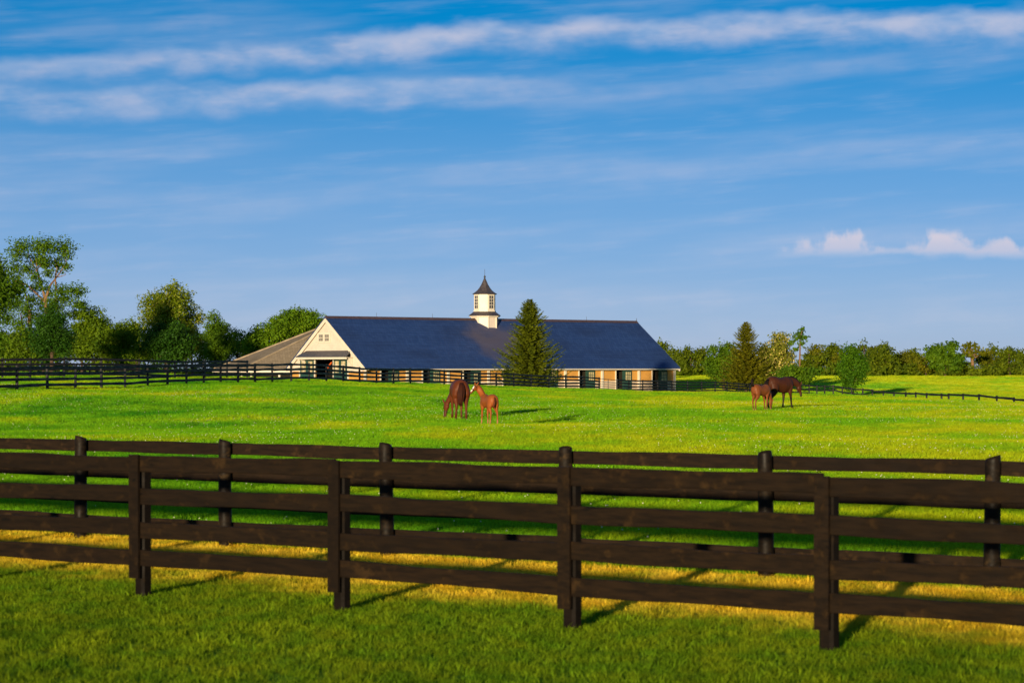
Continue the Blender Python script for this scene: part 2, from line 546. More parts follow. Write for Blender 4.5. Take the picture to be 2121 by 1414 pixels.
def blade_mat():
    m, n, p, o = new_mat('grass_blades')
    c, lane = grass_colour(n)
    rnd = n.node('ShaderNodeObjectInfo').outputs['Random']
    isl = n.node('ShaderNodeNewGeometry').outputs['Random Per Island']
    k = n.m('ADD', n.m('MULTIPLY', rnd, .5), n.m('MULTIPLY', isl, .5))
    hs = n.node('ShaderNodeHueSaturation')
    n.put(hs.inputs['Hue'], n.mr(k, 0, 1, .485, .512, False))
    n.put(hs.inputs['Value'], n.mr(k, 0, 1, .45, 1.45, False))
    n.put(hs.inputs['Color'], c)
    c2 = hs.outputs[0]
    n.put(p.inputs['Base Color'], c2)
    p.inputs['Roughness'].default_value = .7
    p.inputs['Specular IOR Level'].default_value = .06
    tr = n.node('ShaderNodeBsdfTranslucent'); n.put(tr.inputs[0], c2)
    mx = n.node('ShaderNodeMixShader'); mx.inputs[0].default_value = .25
    n.t.links.new(p.outputs[0], mx.inputs[1]); n.t.links.new(tr.outputs[0], mx.inputs[2]); n.t.links.new(mx.outputs[0], o.inputs[0])
    return m


def build_ground():
    ys = np.concatenate([np.linspace(-60, 12, 10), np.geomspace(14, 560, 250), np.geomspace(580, 4800, 26)])
    ts = np.concatenate([np.linspace(-1.3, -.34, 14), np.linspace(-.32, .32, 150), np.linspace(.34, 1.3, 14)])
    Yg, Tg = np.meshgrid(ys, ts, indexing='ij')
    Xg = Tg * (np.maximum(Yg, 0) + 45.0)
    Zg = ground_z(Xg, Yg)
    nr, nc = Yg.shape
    i = np.arange(nr * nc).reshape(nr, nc)
    me = bpy.data.meshes.new('ground')
    V = np.stack([Xg, Yg, Zg], -1).reshape(-1, 3)
    Fc = np.stack([i[:-1, :-1], i[:-1, 1:], i[1:, 1:], i[1:, :-1]], -1).reshape(-1, 4)
    me.from_pydata(V.tolist(), [], Fc.tolist()); me.update()
    smooth(me)
    me.materials.append(ground_mat())
    tag(link('ground', me), 'rolling green pasture ground reaching to the distant trees', 'ground', kind='structure')


build_ground()

# ------------------------------------------------------------------ fences
def board_variants(count, h, t, m, wob=.006, seg=10, seed=1):
    """boards one unit long with slightly wavy edges"""
    rnd = random.Random(seed); out = []
    for k in range(count):
        rr = []
        a = rnd.uniform(0, 6); b = rnd.uniform(0, 6)
        for i in range(seg + 1):
            x = i / seg
            w1 = wob * (math.sin(a + 5 * x) + .6 * math.sin(b + 11 * x) + rnd.uniform(-.35, .35))
            w2 = wob * (math.sin(b + 4 * x) + .6 * math.sin(a + 9 * x) + rnd.uniform(-.35, .35))
            c = t * .18
            rr.append([(x, -t / 2, w2 + c), (x, -t / 2 + c, w2), (x, t / 2 - c, w2), (x, t / 2, w2 + c),
                       (x, t / 2, h + w1 - c), (x, t / 2 - c, h + w1), (x, -t / 2 + c, h + w1), (x, -t / 2, h + w1 - c)])
        out.append(MB().rings(rr).mesh('board', m))
    return out


def place_bar(name, me, p, q, parent, up=Vector((0, 0, 1))):
    """a unit-long board mesh laid from p to q"""
    p, q = Vector(p), Vector(q)
    d = q - p; x = d.normalized()
    y = up.cross(x).normalized(); z = x.cross(y)
    o = link(name, me, parent)
    mt = Matrix((x, y, z)).transposed().to_4x4()
    mt = Matrix.Translation(p) @ mt @ Matrix.Diagonal((d.length, 1, 1, 1))
    o.matrix_world = Matrix.Translation(parent.location).inverted() @ mt if False else mt
    return o


def fence_root(name, label, group=None):
    o = link(name, None)
    return tag(o, label, 'fence', group)


POSTS = []


def near_fences():
    rnd = random.Random(3)
    d = Vector((.794, -.607, 0)); nv = Vector((.607, .794, 0))
    # first fence: boards and battens on the lane side, posts behind
    root = fence_root('board_fence', 'nearest dark brown four-board fence with vertical battens, running across the whole foreground')
    bm = board_variants(9, .152, .028, M['board_near'], .0065, 14, 5)
    xs = [(-15.6, 32.38), (-13.6, 30.85), (-11.6, 29.32), (-9.6, 27.79), (-7.6, 26.26), (-5.6, 24.73), (-3.60, 23.20), (-1.585, 21.75), (.455, 20.20), (2.40, 18.62), (4.42, 17.05), (6.42, 15.5), (8.42, 13.97), (10.42, 12.44), (12.42, 10.91)]
    P = [Vector((x, y, gz(x, y) + .05)) for x, y in xs]
    POSTS.extend((p.x + nv.x * .06, p.y + nv.y * .06) for p in P)
    tops = (1.325, 1.018, .695, .418)
    batten = MB()
    rr = []
    for i in range(7):
        z = .135 + (1.318 - .135) * i / 6
        w = .064 + rnd.uniform(-.002, .002)
        rr.append([(-w, -.014, z), (w, -.014, z), (w, .014, z), (-w, .014, z)])
    batten_me = batten.rings(rr).mesh('batten', M['board_near'])
    post = MB()
    pr = []
    for z, s in ((-.25, 1.02), (.2, 1.0), (.7, .99), (1.16, .98), (1.19, .93)):
        c = .064 * s; b = .040 * s
        pr.append([(-b, -c, z), (b, -c, z), (c, -b, z), (c, b, z), (b, c, z), (-b, c, z), (-c, b, z), (-c, -b, z)])
    post_me = post.rings(pr).mesh('post', M['post_near'])
    ang = math.atan2(d.y, d.x)
    for i, p in enumerate(P):
        link('post', post_me, root, p + nv * .086, (0, 0, ang + rnd.uniform(-.05, .05)))
        link('batten', batten_me, root, p - nv * .029 + Vector((0, 0, rnd.uniform(-.008, .008))), (rnd.uniform(-.004, .004), rnd.uniform(-.006, .006), ang))
        if i + 1 < len(P):
            q = P[i + 1]
            for k, t in enumerate(tops):
                a = p + Vector((0, 0, t - .16 + rnd.uniform(-.014, .014))); b = q + Vector((0, 0, t - .16 + rnd.uniform(-.014, .014)))
                e = (b - a).normalized() * .003
                place_bar('board', bm[rnd.randrange(9)], a + e, b - e, root)
    # second fence: round posts on the lane side, boards on the pasture side
    root = fence_root('board_fence', 'second dark four-board fence with shiny round posts, just behind the nearest fence')
    bm = board_variants(5, .148, .028, M['board_mid'], .004, 12, 9)
    P = []
    for k in range(-5, 11):
        x, y = -3.55 + (k - 1) * 2.075, 30.0 - (k - 1) * 1.516
        P.append(Vector((x, y, gz(x, y))))
    pm = []
    for v in range(3):
        pr = []
        for z, s in ((-.25, 1.05), (.15, 1.03), (.6, 1.0), (1.0, .96), (1.295, .94), (1.33, .86)):
            pr.append([((.083 * s) * math.cos(6.2832 * k / 16) + .006 * math.sin(v + z * 3), (.083 * s) * math.sin(6.2832 * k / 16),
                        z + (.022 * math.cos(6.2832 * k / 16 + v * 2) if z > 1.2 else 0)) for k in range(16)])
        me = MB().rings(pr).mesh('post', M['post_round'])
        for f in me.polygons: f.use_smooth = len(f.vertices) == 4
        pm.append(me)
    POSTS.extend((p.x, p.y) for p in P)
    tops = (1.30, .965, .640, .330)
    for i, p in enumerate(P):
        link('post', pm[i % 3], root, p, (rnd.uniform(-.012, .012), rnd.uniform(-.012, .012), rnd.uniform(0, 6)))
        if i + 1 < len(P):
            q = P[i + 1]
            for k, t in enumerate(tops):
                a = p + nv * .100 + Vector((0, 0, t - .155 + rnd.uniform(-.010, .010))); b = q + nv * .100 + Vector((0, 0, t - .155 + rnd.uniform(-.010, .010)))
                e = (b - a).normalized() * .003
                place_bar('board', bm[rnd.randrange(5)], a + e, b - e, root)


near_fences()


def interp(tbl, x):
    xs = [t[0] for t in tbl]; k = [1.0 / t[1] for t in tbl]
    return 1.0 / float(np.interp(x, xs, k))


def far_fence(name, label, xs, tbl, h=1.32, nb=4, seed=2, gaps=(), skip_first=False):
    """posts at the measured columns, boards between them"""
    rnd = random.Random(seed)
    root = fence_root(name, label)
    bm = board_variants(4, .165, .035, M['board_far'], .010, 8, seed + 40)
    pr = []
    for z, s in ((-.3, 1.0), (h + .03, .95), (h + .05, .9)):
        c = .075 * s; b = .05 * s
        pr.append([(-b, -c, z), (b, -c, z), (c, -b, z), (c, b, z), (b, c, z), (-b, c, z), (-c, b, z), (-c, -b, z)])
    pme = MB().rings(pr).mesh('post', M['board_far'])
    P = []
    for x in xs:
        Y = interp(tbl, x); X = px(x, Y)
        P.append(Vector((X, Y, gz(X, Y))))
    for i, p in enumerate(P):
        link('post', pme, root, p, (rnd.uniform(-.02, .02), rnd.uniform(-.02, .02), rnd.uniform(-.2, .2)))
        if i + 1 < len(P) and i not in gaps:
            q = P[i + 1]
            nv = Vector((q.y - p.y, p.x - q.x, 0)).normalized()
            if nv.y > 0: nv = -nv
            for k in range(nb):
                t = h - k * (h - .36) / (nb - 1)
                a = p + nv * .094 + Vector((0, 0, t - .165 + rnd.uniform(-.03, .03))); b = q + nv * .094 + Vector((0, 0, t - .165 + rnd.uniform(-.03, .03)))
                e = (b - a).normalized() * .004
                place_bar('board', bm[rnd.randrange(4)], a + e, b - e, root)
    return root, P


LEFT_X = [-90, -30, 35, 98, 156, 210, 259, 306, 347, 386, 422, 457, 493, 528, 564, 603, 640, 676, 711, 745, 780, 815, 850, 886, 920, 956, 992, 1028, 1064,
          1100, 1137, 1172, 1207, 1241]
RIGHT_X = [1278, 1303, 1331, 1362, 1391, 1424, 1453, 1481, 1506, 1530, 1553, 1577, 1600, 1622, 1640]
BACK_X = [1640, 1658, 1676, 1692, 1708, 1726, 1745, 1764, 1787, 1807, 1830, 1852, 1876, 1897, 1919, 1950, 1965, 1995, 2028, 2065, 2100, 2140, 2180]
far_fence('paddock_fence', 'long black four-board paddock fence passing in front of the barn', LEFT_X, FC, 1.32, 4, 2)
_, PR_ = far_fence('paddock_fence', 'black board fence below the right end of the barn, beyond the wire gate', RIGHT_X, FC, 1.32, 4, 3)
far_fence('paddock_fence', 'low dark fence line running down to the right below the far field', BACK_X, [FC[-1]] + FR, 1.32, 3, 4)
FD = [(-120, 166), (0, 170), (150, 174), (300, 180), (420, 190), (620, 214)]
far_fence('paddock_fence', 'hindmost black board fence below the trees on the far left', [-60, 5, 62, 133, 210, 288, 362, 424, 470, 512], FD, 1.42, 4, 6)


def paddock_gate():
    Y0, Y1 = interp(FC, 1241), interp(FC, 1278)
    a = Vector((px(1241, Y0), Y0, 0)); b = Vector((px(1278, Y1), Y1, 0))
    a.z, b.z = gz(a.x, a.y), gz(b.x, b.y)
    root = link('paddock_gate', None, loc=a)
    tag(root, 'thin-railed metal gate in the paddock fence in front of the barn', 'gate')
    d = b - a; u = d.normalized()
    s0, s1 = u * .16, d - u * .16
    for z in (.22, .45, .68, .92, 1.22):
        MB().tube([s0 + Vector((0, 0, z)), s1 + Vector((0, 0, z))], [.03, .03], 8).build('rail', M['metal'], root)
    for s in (s0, (s0 + s1) / 2, s1):
        MB().tube([s + Vector((0, 0, .10)), s + Vector((0, 0, 1.27))], [.035, .035], 8).build('upright', M['metal'], root)


paddock_gate()

# ------------------------------------------------------------------ barn
AX = Vector((.782, .622, 0)); AX.normalize()
GX = Vector((-AX.y, AX.x, 0))
P0 = Vector((-18.15, 300.0, 0))
BZ = -1.12                       # floor level
BL, BW = 52.8, 9.0               # length, half width
EAVE, RIDGE = EYE - BZ, 8.62 - BZ
barn_rot = math.atan2(AX.y, AX.x)
barn = link('horse_barn', None, loc=(P0.x, P0.y, BZ), rot=(0, 0, barn_rot))
tag(barn, 'long cream horse barn with blue-grey slate roof and white cupola', 'barn')


def along(x, yl):
    """distance along the barn of photo column x on the plane y = yl"""
    u = (x - 1060.5) / F
    return (u * (P0.y + GX.y * yl) - P0.x - GX.x * yl) / (AX.x - u * AX.y)


def across(x, xl):
    """distance across the gable of photo column x on the plane x = xl"""
    u = (x - 1060.5) / F
    return (u * (P0.y + AX.y * xl) - P0.x - AX.x * xl) / (GX.x - u * GX.y)


def up_at(y, xl, yl):
    Y = P0.y + AX.y * xl + GX.y * yl
    return pz(y, Y) - BZ


def uv_planar(me, uaxis, vaxis):
    ul = me.uv_layers.new(name='UV')
    for lp in me.loops:
        c = me.vertices[lp.vertex_index].co
        ul.data[lp.index].uv = (c.dot(uaxis), c.dot(vaxis))


def roof_slab(name, poly, thick, m, parent, uaxis, vaxis):
    """poly: 3-D outline of the upper face; thickness straight down"""
    me = MB().prism(poly, (0, 0, -thick)).mesh(name, m)
    uv_planar(me, Vector(uaxis), Vector(vaxis))
    return link(name, me, parent)


slope = math.hypot(BW, RIDGE - EAVE)
sv = Vector((0, BW / slope, (RIDGE - EAVE) / slope))
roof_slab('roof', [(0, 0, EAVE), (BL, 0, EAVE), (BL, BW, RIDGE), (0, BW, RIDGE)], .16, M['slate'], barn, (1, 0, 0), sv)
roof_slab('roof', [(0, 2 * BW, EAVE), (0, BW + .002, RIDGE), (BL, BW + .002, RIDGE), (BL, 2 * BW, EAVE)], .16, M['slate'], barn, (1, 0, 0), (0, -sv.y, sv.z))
MB().prism([(.02, BW - .40, RIDGE - .24), (.02, BW, RIDGE + .10), (.02, BW + .40, RIDGE - .24)], (BL - .04, 0, 0)).build('ridge_cap', M['copper'], barn)
MB().box(.05, BL - .05, .02, .07, EAVE - .30, EAVE - .162).build('fascia', M['white'], barn)
MB().box(.05, BL - .05, 2 * BW - .07, 2 * BW - .02, EAVE - .30, EAVE - .162).build('fascia', M['white'], barn)
# rake boards on both gables
for x0 in (.03, BL - .11):
    for s in (0, 1):
        yy = lambda t: t if s == 0 else 2 * BW - t
        MB().prism([(x0, yy(.0), EAVE - .163), (x0, yy(BW), RIDGE - .163), (x0, yy(BW), RIDGE - .70), (x0, yy(.55), EAVE - .30), (x0, yy(.0), EAVE - .50)],
                   (.08, 0, 0)).build('rake_board', M['white'], barn)
GWX = .32                        # gable wall plane
OH = 1.05                        # wall set back under the eave
# gable wall of lapped boards, cut by the doorway
DY0, DY1 = sorted((across(653, GWX), across(692, GWX)))     # opening
DZ = up_at(742, GWX, BW)
LAP = .20
def gable_wall(x, sgn, z_from, door):
    mb = MB(); z = z_from
    while z < RIDGE - .45:
        z2 = min(z + LAP, RIDGE - .40)
        def half(zz): return min(BW - OH, (RIDGE - .20 - zz) / (RIDGE - EAVE) * BW)
        a, b = half(z), half(z2)
        xo, xi = x - sgn * .035, x - sgn * .004
        segs = [(BW - a, BW + a, BW - b, BW + b)]
        if door and z < DZ - .02:
            segs = [(BW - a, DY0, BW - b, DY0), (DY1, BW + a, DY1, BW + b)]
        for (l0, r0, l1, r1) in segs:
            mb.add([(xo, l0, z), (xo, r0, z), (xi, r1, z2), (xi, l1, z2)], [(0, 1, 2, 3)])
            mb.add([(x, l0, z), (x, r0, z), (xo, r0, z), (xo, l0, z)], [(0, 1, 2, 3)])
        z = z2
    return mb
LOW = up_at(769, GWX, BW - 4)
gable_wall(GWX, 1, LOW, True).build('gable_siding', M['siding'], barn)
gable_wall(BL - GWX, -1, 0.0, False).build('gable_siding', M['siding'], barn)
lowm = MB()
lowm.box(GWX - .02, GWX + .16, OH, DY0, 0, LOW); lowm.box(GWX - .02, GWX + .16, DY1, 2 * BW - OH, 0, LOW)
lowm.build('lower_gable_wall', M['yellow'], barn)
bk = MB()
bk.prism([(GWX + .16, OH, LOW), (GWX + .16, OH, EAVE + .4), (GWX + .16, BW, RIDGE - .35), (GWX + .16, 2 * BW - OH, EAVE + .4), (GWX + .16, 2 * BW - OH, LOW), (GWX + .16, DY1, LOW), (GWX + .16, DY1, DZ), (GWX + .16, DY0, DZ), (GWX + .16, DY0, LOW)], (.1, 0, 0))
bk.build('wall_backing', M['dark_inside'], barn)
# long walls
# -- paired gable windows
fy0, fy1 = sorted((across(658, GWX), across(685, GWX)))
fz0, fz1 = up_at(709.5, GWX, BW), up_at(689, GWX, BW)
win = MB().box(GWX - .10, GWX - .04, fy0, fy1, fz0, fz1).build('window', M['white'], barn)
for (c0, c1) in ((662.0, 669.5), (674.5, 682.0)):
    a, b = sorted((across(c0, GWX), across(c1, GWX)))
    zz0, zz1 = up_at(706, GWX, BW), up_at(692.5, GWX, BW)
    MB().box(GWX - .125, GWX - .102, a, b, zz0, zz1).build('pane', M['glass'], win)
    mun = MB()
    for k in (1, 2):
        yy = a + (b - a) * k / 3
        mun.box(GWX - .150, GWX - .128, yy - .035, yy + .035, zz0, zz1)
    mun.box(GWX - .153, GWX - .1255, a, b, (zz0 + zz1) / 2 - .035, (zz0 + zz1) / 2 + .035)
    mun.build('muntin', M['white'], win)
# -- pent roof over the doorway
cy0, cy1 = sorted((across(613, GWX - 1.2), across(718, GWX - 1.2)))
cz0, cz1 = up_at(738, GWX - 1.2, BW), up_at(726, GWX, BW)
pent = roof_slab('pent_roof', [(GWX - 1.25, cy1, cz0), (GWX - 1.25, cy0, cz0), (GWX - .05, cy0 + .7, cz1), (GWX - .05, cy1 - .7, cz1)], .10, M['slate_dark'], barn, (0, 1, 0), (.75, 0, .66))
MB().box(GWX - 1.24, GWX - 1.16, cy0 + .02, cy1 - .02, cz0 - .36, cz0 - .103).build('pent_fascia', M['white'], pent)
MB().box(GWX - 1.15, GWX - .06, cy0 + .06, cy1 - .06, cz0 - .16, cz0 - .106).build('soffit', M['white'], pent)
for yy in (cy0 + .35, cy1 - .50):
    MB().prism([(GWX - .06, yy, cz0 - .17), (GWX - 1.0, yy, cz0 - .17), (GWX - .06, yy, cz0 - 1.2)], (0, .14, 0)).build('bracket', M['white'], pent)
# -- sliding doors on both sides of the opening, with glazed upper panels
def glazed_door(y0, y1, parent, x=GWX - .16, z1=None, panes=2):
    z1 = z1 or DZ - .06
    d = MB().box(x, x + .08, y0, y1, .06, z1).build('door', M['green'], parent)
    w = (y1 - y0) / panes
    for i in range(panes):
        a, b = y0 + i * w + w * .20, y0 + (i + 1) * w - w * .20
        p0, p1 = z1 - 1.75, z1 - .30
        MB().box(x - .02, x - .003, a, b, p0, p1).build('pane', M['painted_reflection'], d)
        mu = MB()
        mu.box(x - .045, x - .022, (a + b) / 2 - .03, (a + b) / 2 + .03, p0, p1)
        for k in (1, 2):
            zz = p0 + (p1 - p0) * k / 3
            mu.box(x - .047, x - .0215, a, b, zz - .03, zz + .03)
        mu.build('muntin', M['white'], d)
        MB().box(x - .03, x - .002, a, b, .35, p0 - .35).build('door_panel', M['green'], d)
    return d
M['painted_reflection'] = paint('pane_painted_reflection', (.46, .38, .20), .25, .2, 2.0, .5)  # evening reflection put into the base colour of the door panes
glazed_door(DY1 + .12, across(624, GWX), barn)
glazed_door(across(720, GWX), DY0 - .12, barn)
for yy in (DY0, DY1, across(622, GWX) , across(722, GWX)):
    MB().box(GWX - .14, GWX - .03, yy - .10, yy + .10, .02, DZ).build('door_post', M['white'], barn)
# interior of the stable seen through the doorway
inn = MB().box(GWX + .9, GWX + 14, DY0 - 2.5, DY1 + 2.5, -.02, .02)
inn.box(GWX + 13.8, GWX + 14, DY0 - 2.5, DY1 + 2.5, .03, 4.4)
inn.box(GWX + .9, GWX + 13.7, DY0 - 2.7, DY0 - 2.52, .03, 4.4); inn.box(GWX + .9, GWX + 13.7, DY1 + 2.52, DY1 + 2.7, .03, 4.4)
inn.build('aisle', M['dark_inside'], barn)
MB().tube([(GWX + .7, DY0 + 2.9, DZ - 1.5), (GWX + .7, DY0 + 1.6, DZ - .5)], [.13, .10], 6).build('brace', M['orange'], barn)

# -- long front wall with its stall doors, as far as each bay can be told apart
WY = OH
def front_bits():
    posts_x = [1396.5, 1323, 1247, 1170.5, 1092, 1011.5, 928, 843]
    mpos = sorted(along(x, WY) for x in posts_x)
    step = (mpos[-1] - mpos[0]) / (len(mpos) - 1)
    mpos = [mpos[0] - step] + mpos
    wz = EAVE - .05
    low = 1.35
    def wall(a, b):
        w = MB().box(a, b, WY + .06, WY + .22, low + .04, wz).build('wall_panel', M['yellow'], barn)
        MB().box(a, b, WY + .03, WY + .24, .0, low).build('wainscot', M['cream_low'], w)
        MB().box(a, b, WY - .01, WY + .058, low + .003, low + .10).build('sill_rail', M['white'], w)
    first = .34
    wall(first, mpos[0] - .16)
    for i, m0 in enumerate(mpos):
        MB().box(m0 - .16, m0 + .16, WY - .14, WY + .20, 0, wz).build('pilaster', M['white'], barn)
        if i + 1 == len(mpos): break
        m1 = mpos[i + 1]; s = (m1 - m0)
        a = m0 + .16
        t1 = m0 + s * .36; o0 = t1 + .15; o1 = m0 + s * .58; d1 = m0 + s * .80
        wall(a, t1)
        MB().box(t1, o0, WY - .05, WY + .22, 0, wz).build('door_post', M['white'], barn)
        # dark stall opening
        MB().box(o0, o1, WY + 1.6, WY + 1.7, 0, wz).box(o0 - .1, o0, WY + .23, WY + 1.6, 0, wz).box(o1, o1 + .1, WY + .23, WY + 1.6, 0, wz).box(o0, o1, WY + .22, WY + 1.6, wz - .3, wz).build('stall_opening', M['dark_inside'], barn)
        MB().box(o1 - .02, o1 + .10, WY - .02, WY + .20, 0, wz).build('door_post', M['green'], barn)
        # dutch door folded back against the wall
        dd = MB().box(o1 + .11, d1, WY - .06, WY + .02, .05, wz - .25).build('door', M['green'], barn)
        q0, q1 = o1 + .11 + (d1 - o1) * .17, d1 - (d1 - o1) * .14
        MB().box(q0, q1, WY - .085, WY - .063, 1.45, wz - .55).build('pane', M['painted_reflection'], dd)
        mu = MB()
        for k in (1, 2):
            xx = q0 + (q1 - q0) * k / 3; mu.box(xx - .025, xx + .025, WY - .11, WY - .088, 1.45, wz - .55)
        for k in (1, 2):
            zz = 1.45 + (wz - 2.0) * k / 3; mu.box(q0, q1, WY - .113, WY - .0865, zz - .025, zz + .025)
        mu.build('muntin', M['green'], dd)
        cr = MB()
        cr.add([(q0, WY - .075, .2), (q0 + .12, WY - .075, .2), (q1, WY - .075, 1.3), (q1 - .12, WY - .075, 1.3)], [(0, 1, 2, 3)])
        cr.add([(q1, WY - .078, .2), (q1 - .12, WY - .078, .2), (q0, WY - .078, 1.3), (q0 + .12, WY - .078, 1.3)], [(0, 1, 2, 3)])
        cr.build('cross_brace', M['green'], dd)
        wall(d1 + .04, m1 - .16)
        MB().box(d1 - .001, d1 + .038, WY + .03, WY + .22, 0, wz).build('wall_stud', M['yellow'], barn)
    MB().box(mpos[-1] + .16, BL - GWX, WY + .06, WY + .2, 0, wz).build('wall_panel', M['yellow'], barn)
front_bits()
MB().box(.4, BL - .4, 2 * BW - OH - .2, 2 * BW - OH, 0, EAVE - .05).build('back_wall', M['siding'], barn)
MB().box(.36, BL - .36, .08, WY + .05, EAVE - .20, EAVE - .166).build('soffit', M['white'], barn)
for t in (8.0, 17.0, 34.5, 43.5):
    MB().tube([(t, BW, RIDGE + .05), (t, BW, RIDGE + .62)], [.03, .015], 6).build('lightning_rod', M['metal'], barn)
MB().tube([(BL - .1, BW, RIDGE), (BL - .1, BW, RIDGE + .45)], [.06, .03], 6).build('finial', M['metal'], barn)


def cupola():
    cx, cy = along(1004, BW), BW
    A0 = R(22.5)
    k = 1 / math.cos(A0)
    base = MB().lathe([(1.62 * k, RIDGE - 1.55), (1.62 * k, 9.10 - BZ)], 8, A0, (cx, cy)).build('cupola', M['siding'], barn)
    cb = MB()
    for i in range(8):
        a = A0 + i * math.pi / 4
        p = Vector((cx + 1.64 * k * math.cos(a), cy + 1.64 * k * math.sin(a), 0))
        cb.tube([p + Vector((0, 0, RIDGE - 1.5)), p + Vector((0, 0, 9.05 - BZ))], [.09, .09], 6)
    cb.build('corner_board', M['white'], base)
    MB().lathe([(2.02 * k, 9.02 - BZ), (2.06 * k, 9.10 - BZ), (1.80 * k, 9.28 - BZ), (1.40 * k, 9.62 - BZ)], 8, A0, (cx, cy)).build('skirt_roof', M['slate_plain'], base)
    MB().lathe([(1.90 * k, 8.86 - BZ), (1.95 * k, 9.018 - BZ)], 8, A0, (cx, cy)).build('cornice', M['white'], base)
    MB().lathe([(1.36 * k, 9.45 - BZ), (1.36 * k, 11.95 - BZ)], 8, A0, (cx, cy)).build('drum', M['white'], base)
    MB().lathe([(1.44 * k, 9.60 - BZ), (1.44 * k, 9.76 - BZ)], 8, A0, (cx, cy)).build('moulding', M['white'], base)
    for i in range(8):
        a = i * math.pi / 4
        n_ = Vector((math.cos(a), math.sin(a), 0)); t_ = Vector((-math.sin(a), math.cos(a), 0))
        c = Vector((cx, cy, 0)) + n_ * 1.36
        if i % 2 == 0:
            def slab(u0, u1, z0, z1, d0, d1, name, m, par):
                q = [c + t_ * u0 + n_ * d0 + Vector((0, 0, z0 - BZ)), c + t_ * u1 + n_ * d0 + Vector((0, 0, z0 - BZ)), c + t_ * u1 + n_ * d0 + Vector((0, 0, z1 - BZ)), c + t_ * u0 + n_ * d0 + Vector((0, 0, z1 - BZ))]
                return MB().prism(q, n_ * (d1 - d0)).build(name, m, par)
            slab(-.34, .34, 10.02, 11.72, .004, .05, 'window', M['glass'], base)
            for u in (-.40, .34):
                slab(u, u + .06, 9.98, 11.76, .003, .08, 'window_frame', M['white'], base)
            mu = MB()
            for z in (10.44, 10.87, 11.29):
                q = [c - t_ * .335 + n_ * .052 + Vector((0, 0, z - BZ)), c + t_ * .335 + n_ * .052 + Vector((0, 0, z - BZ)), c + t_ * .335 + n_ * .052 + Vector((0, 0, z + .05 - BZ)), c - t_ * .335 + n_ * .052 + Vector((0, 0, z + .05 - BZ))]
                mu.prism(q, n_ * .02)
            q = [c - t_ * .025 + n_ * .051 + Vector((0, 0, 10.03 - BZ)), c + t_ * .025 + n_ * .051 + Vector((0, 0, 10.03 - BZ)), c + t_ * .025 + n_ * .051 + Vector((0, 0, 11.71 - BZ)), c - t_ * .025 + n_ * .051 + Vector((0, 0, 11.71 - BZ))]
            mu.prism(q, n_ * .018)
            mu.build('muntin', M['white'], base)
        else:
            q = [c - t_ * .36 + n_ * .004 + Vector((0, 0, 10.0 - BZ)), c + t_ * .36 + n_ * .004 + Vector((0, 0, 10.0 - BZ)), c + t_ * .36 + n_ * .004 + Vector((0, 0, 11.7 - BZ)), c - t_ * .36 + n_ * .004 + Vector((0, 0, 11.7 - BZ))]
            MB().prism(q, n_ * .03).build('panel', M['siding'], base)
    prof = [(1.52 * k, 11.90 - BZ), (1.58 * k, 11.98 - BZ), (1.30 * k, 12.16 - BZ), (.98 * k, 12.42 - BZ), (.70 * k, 12.78 - BZ), (.46 * k, 13.20 - BZ), (.26 * k, 13.66 - BZ), (.10 * k, 14.05 - BZ), (.05, 14.12 - BZ)]
    MB().lathe(prof, 8, A0, (cx, cy)).build('bell_roof', M['slate_plain'], base)
    MB().lathe([(.05, 14.08 - BZ), (.13, 14.18 - BZ), (.15, 14.28 - BZ), (.10, 14.38 - BZ), (.03, 14.44 - BZ), (.022, 15.2 - BZ), (.008, 15.35 - BZ)], 8, 0, (cx, cy)).build('finial', M['metal'], base)


M['slate_plain'] = paint('dark_brown_slate', (.060, .048, .048), .45, .2, 3.0, .45)
cupola()


def pavilion():
    c = P0 + AX * 24.0 + GX * 39.0
    Rr = (c.x - px(442, c.y)) / .99
    root = link('octagonal_pavilion', None, loc=(c.x, c.y, BZ))
    tag(root, 'octagonal stable wing with weathered brown shingle roof behind the barn gable', 'stable wing')
    ez = EYE - .28 - BZ
    top = pz(661, c.y) - BZ
    for i in range(8):
        a0, a1 = i * math.pi / 4, (i + 1) * math.pi / 4
        p = Vector((Rr * math.cos(a0), Rr * math.sin(a0), ez)); q = Vector((Rr * math.cos(a1), Rr * math.sin(a1), ez))
        p2 = Vector((.6 * math.cos(a0), .6 * math.sin(a0), top)); q2 = Vector((.6 * math.cos(a1), .6 * math.sin(a1), top))
        u = (q - p).normalized(); v = ((p2 + q2) / 2 - (p + q) / 2).normalized()
        me = MB().prism([p, q, q2, p2], (0, 0, -.12)).mesh('roof', M['shingle']); uv_planar(me, u, v)
        ro = link('roof', me, root)
        MB().tube([p + Vector((0, 0, .03)), p2 + Vector((0, 0, .03))], [.14, .12], 6).build('hip_cap', M['shingle_cap'], ro)
        n_ = Vector((math.cos((a0 + a1) / 2), math.sin((a0 + a1) / 2), 0))
        MB().prism([p - n_ * .02 + Vector((0, 0, -.123)), q - n_ * .02 + Vector((0, 0, -.123)), q - n_ * .02 + Vector((0, 0, -.38)), p - n_ * .02 + Vector((0, 0, -.38))], -n_ * .05).build('fascia', M['white'], ro)
        s = .90
        pw, qw = p * s, q * s
        pw.z = qw.z = 0
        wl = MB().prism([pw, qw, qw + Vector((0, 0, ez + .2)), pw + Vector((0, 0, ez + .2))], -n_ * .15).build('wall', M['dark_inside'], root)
        for t in (0.0, .33, .66):
            b = pw.lerp(qw, t) + n_ * .12
            MB().tube([b, b + Vector((0, 0, ez - .1))], [.16, .16], 6).build('post', M['white'], wl)
            b2 = pw.lerp(qw, t + .16) + n_ * .06; b3 = pw.lerp(qw, t + .24) + n_ * .06
            MB().prism([b2, b3, b3 + Vector((0, 0, 1.3)), b2 + Vector((0, 0, 1.3))], n_ * .04).build('stall_board', M['yellow'], wl)


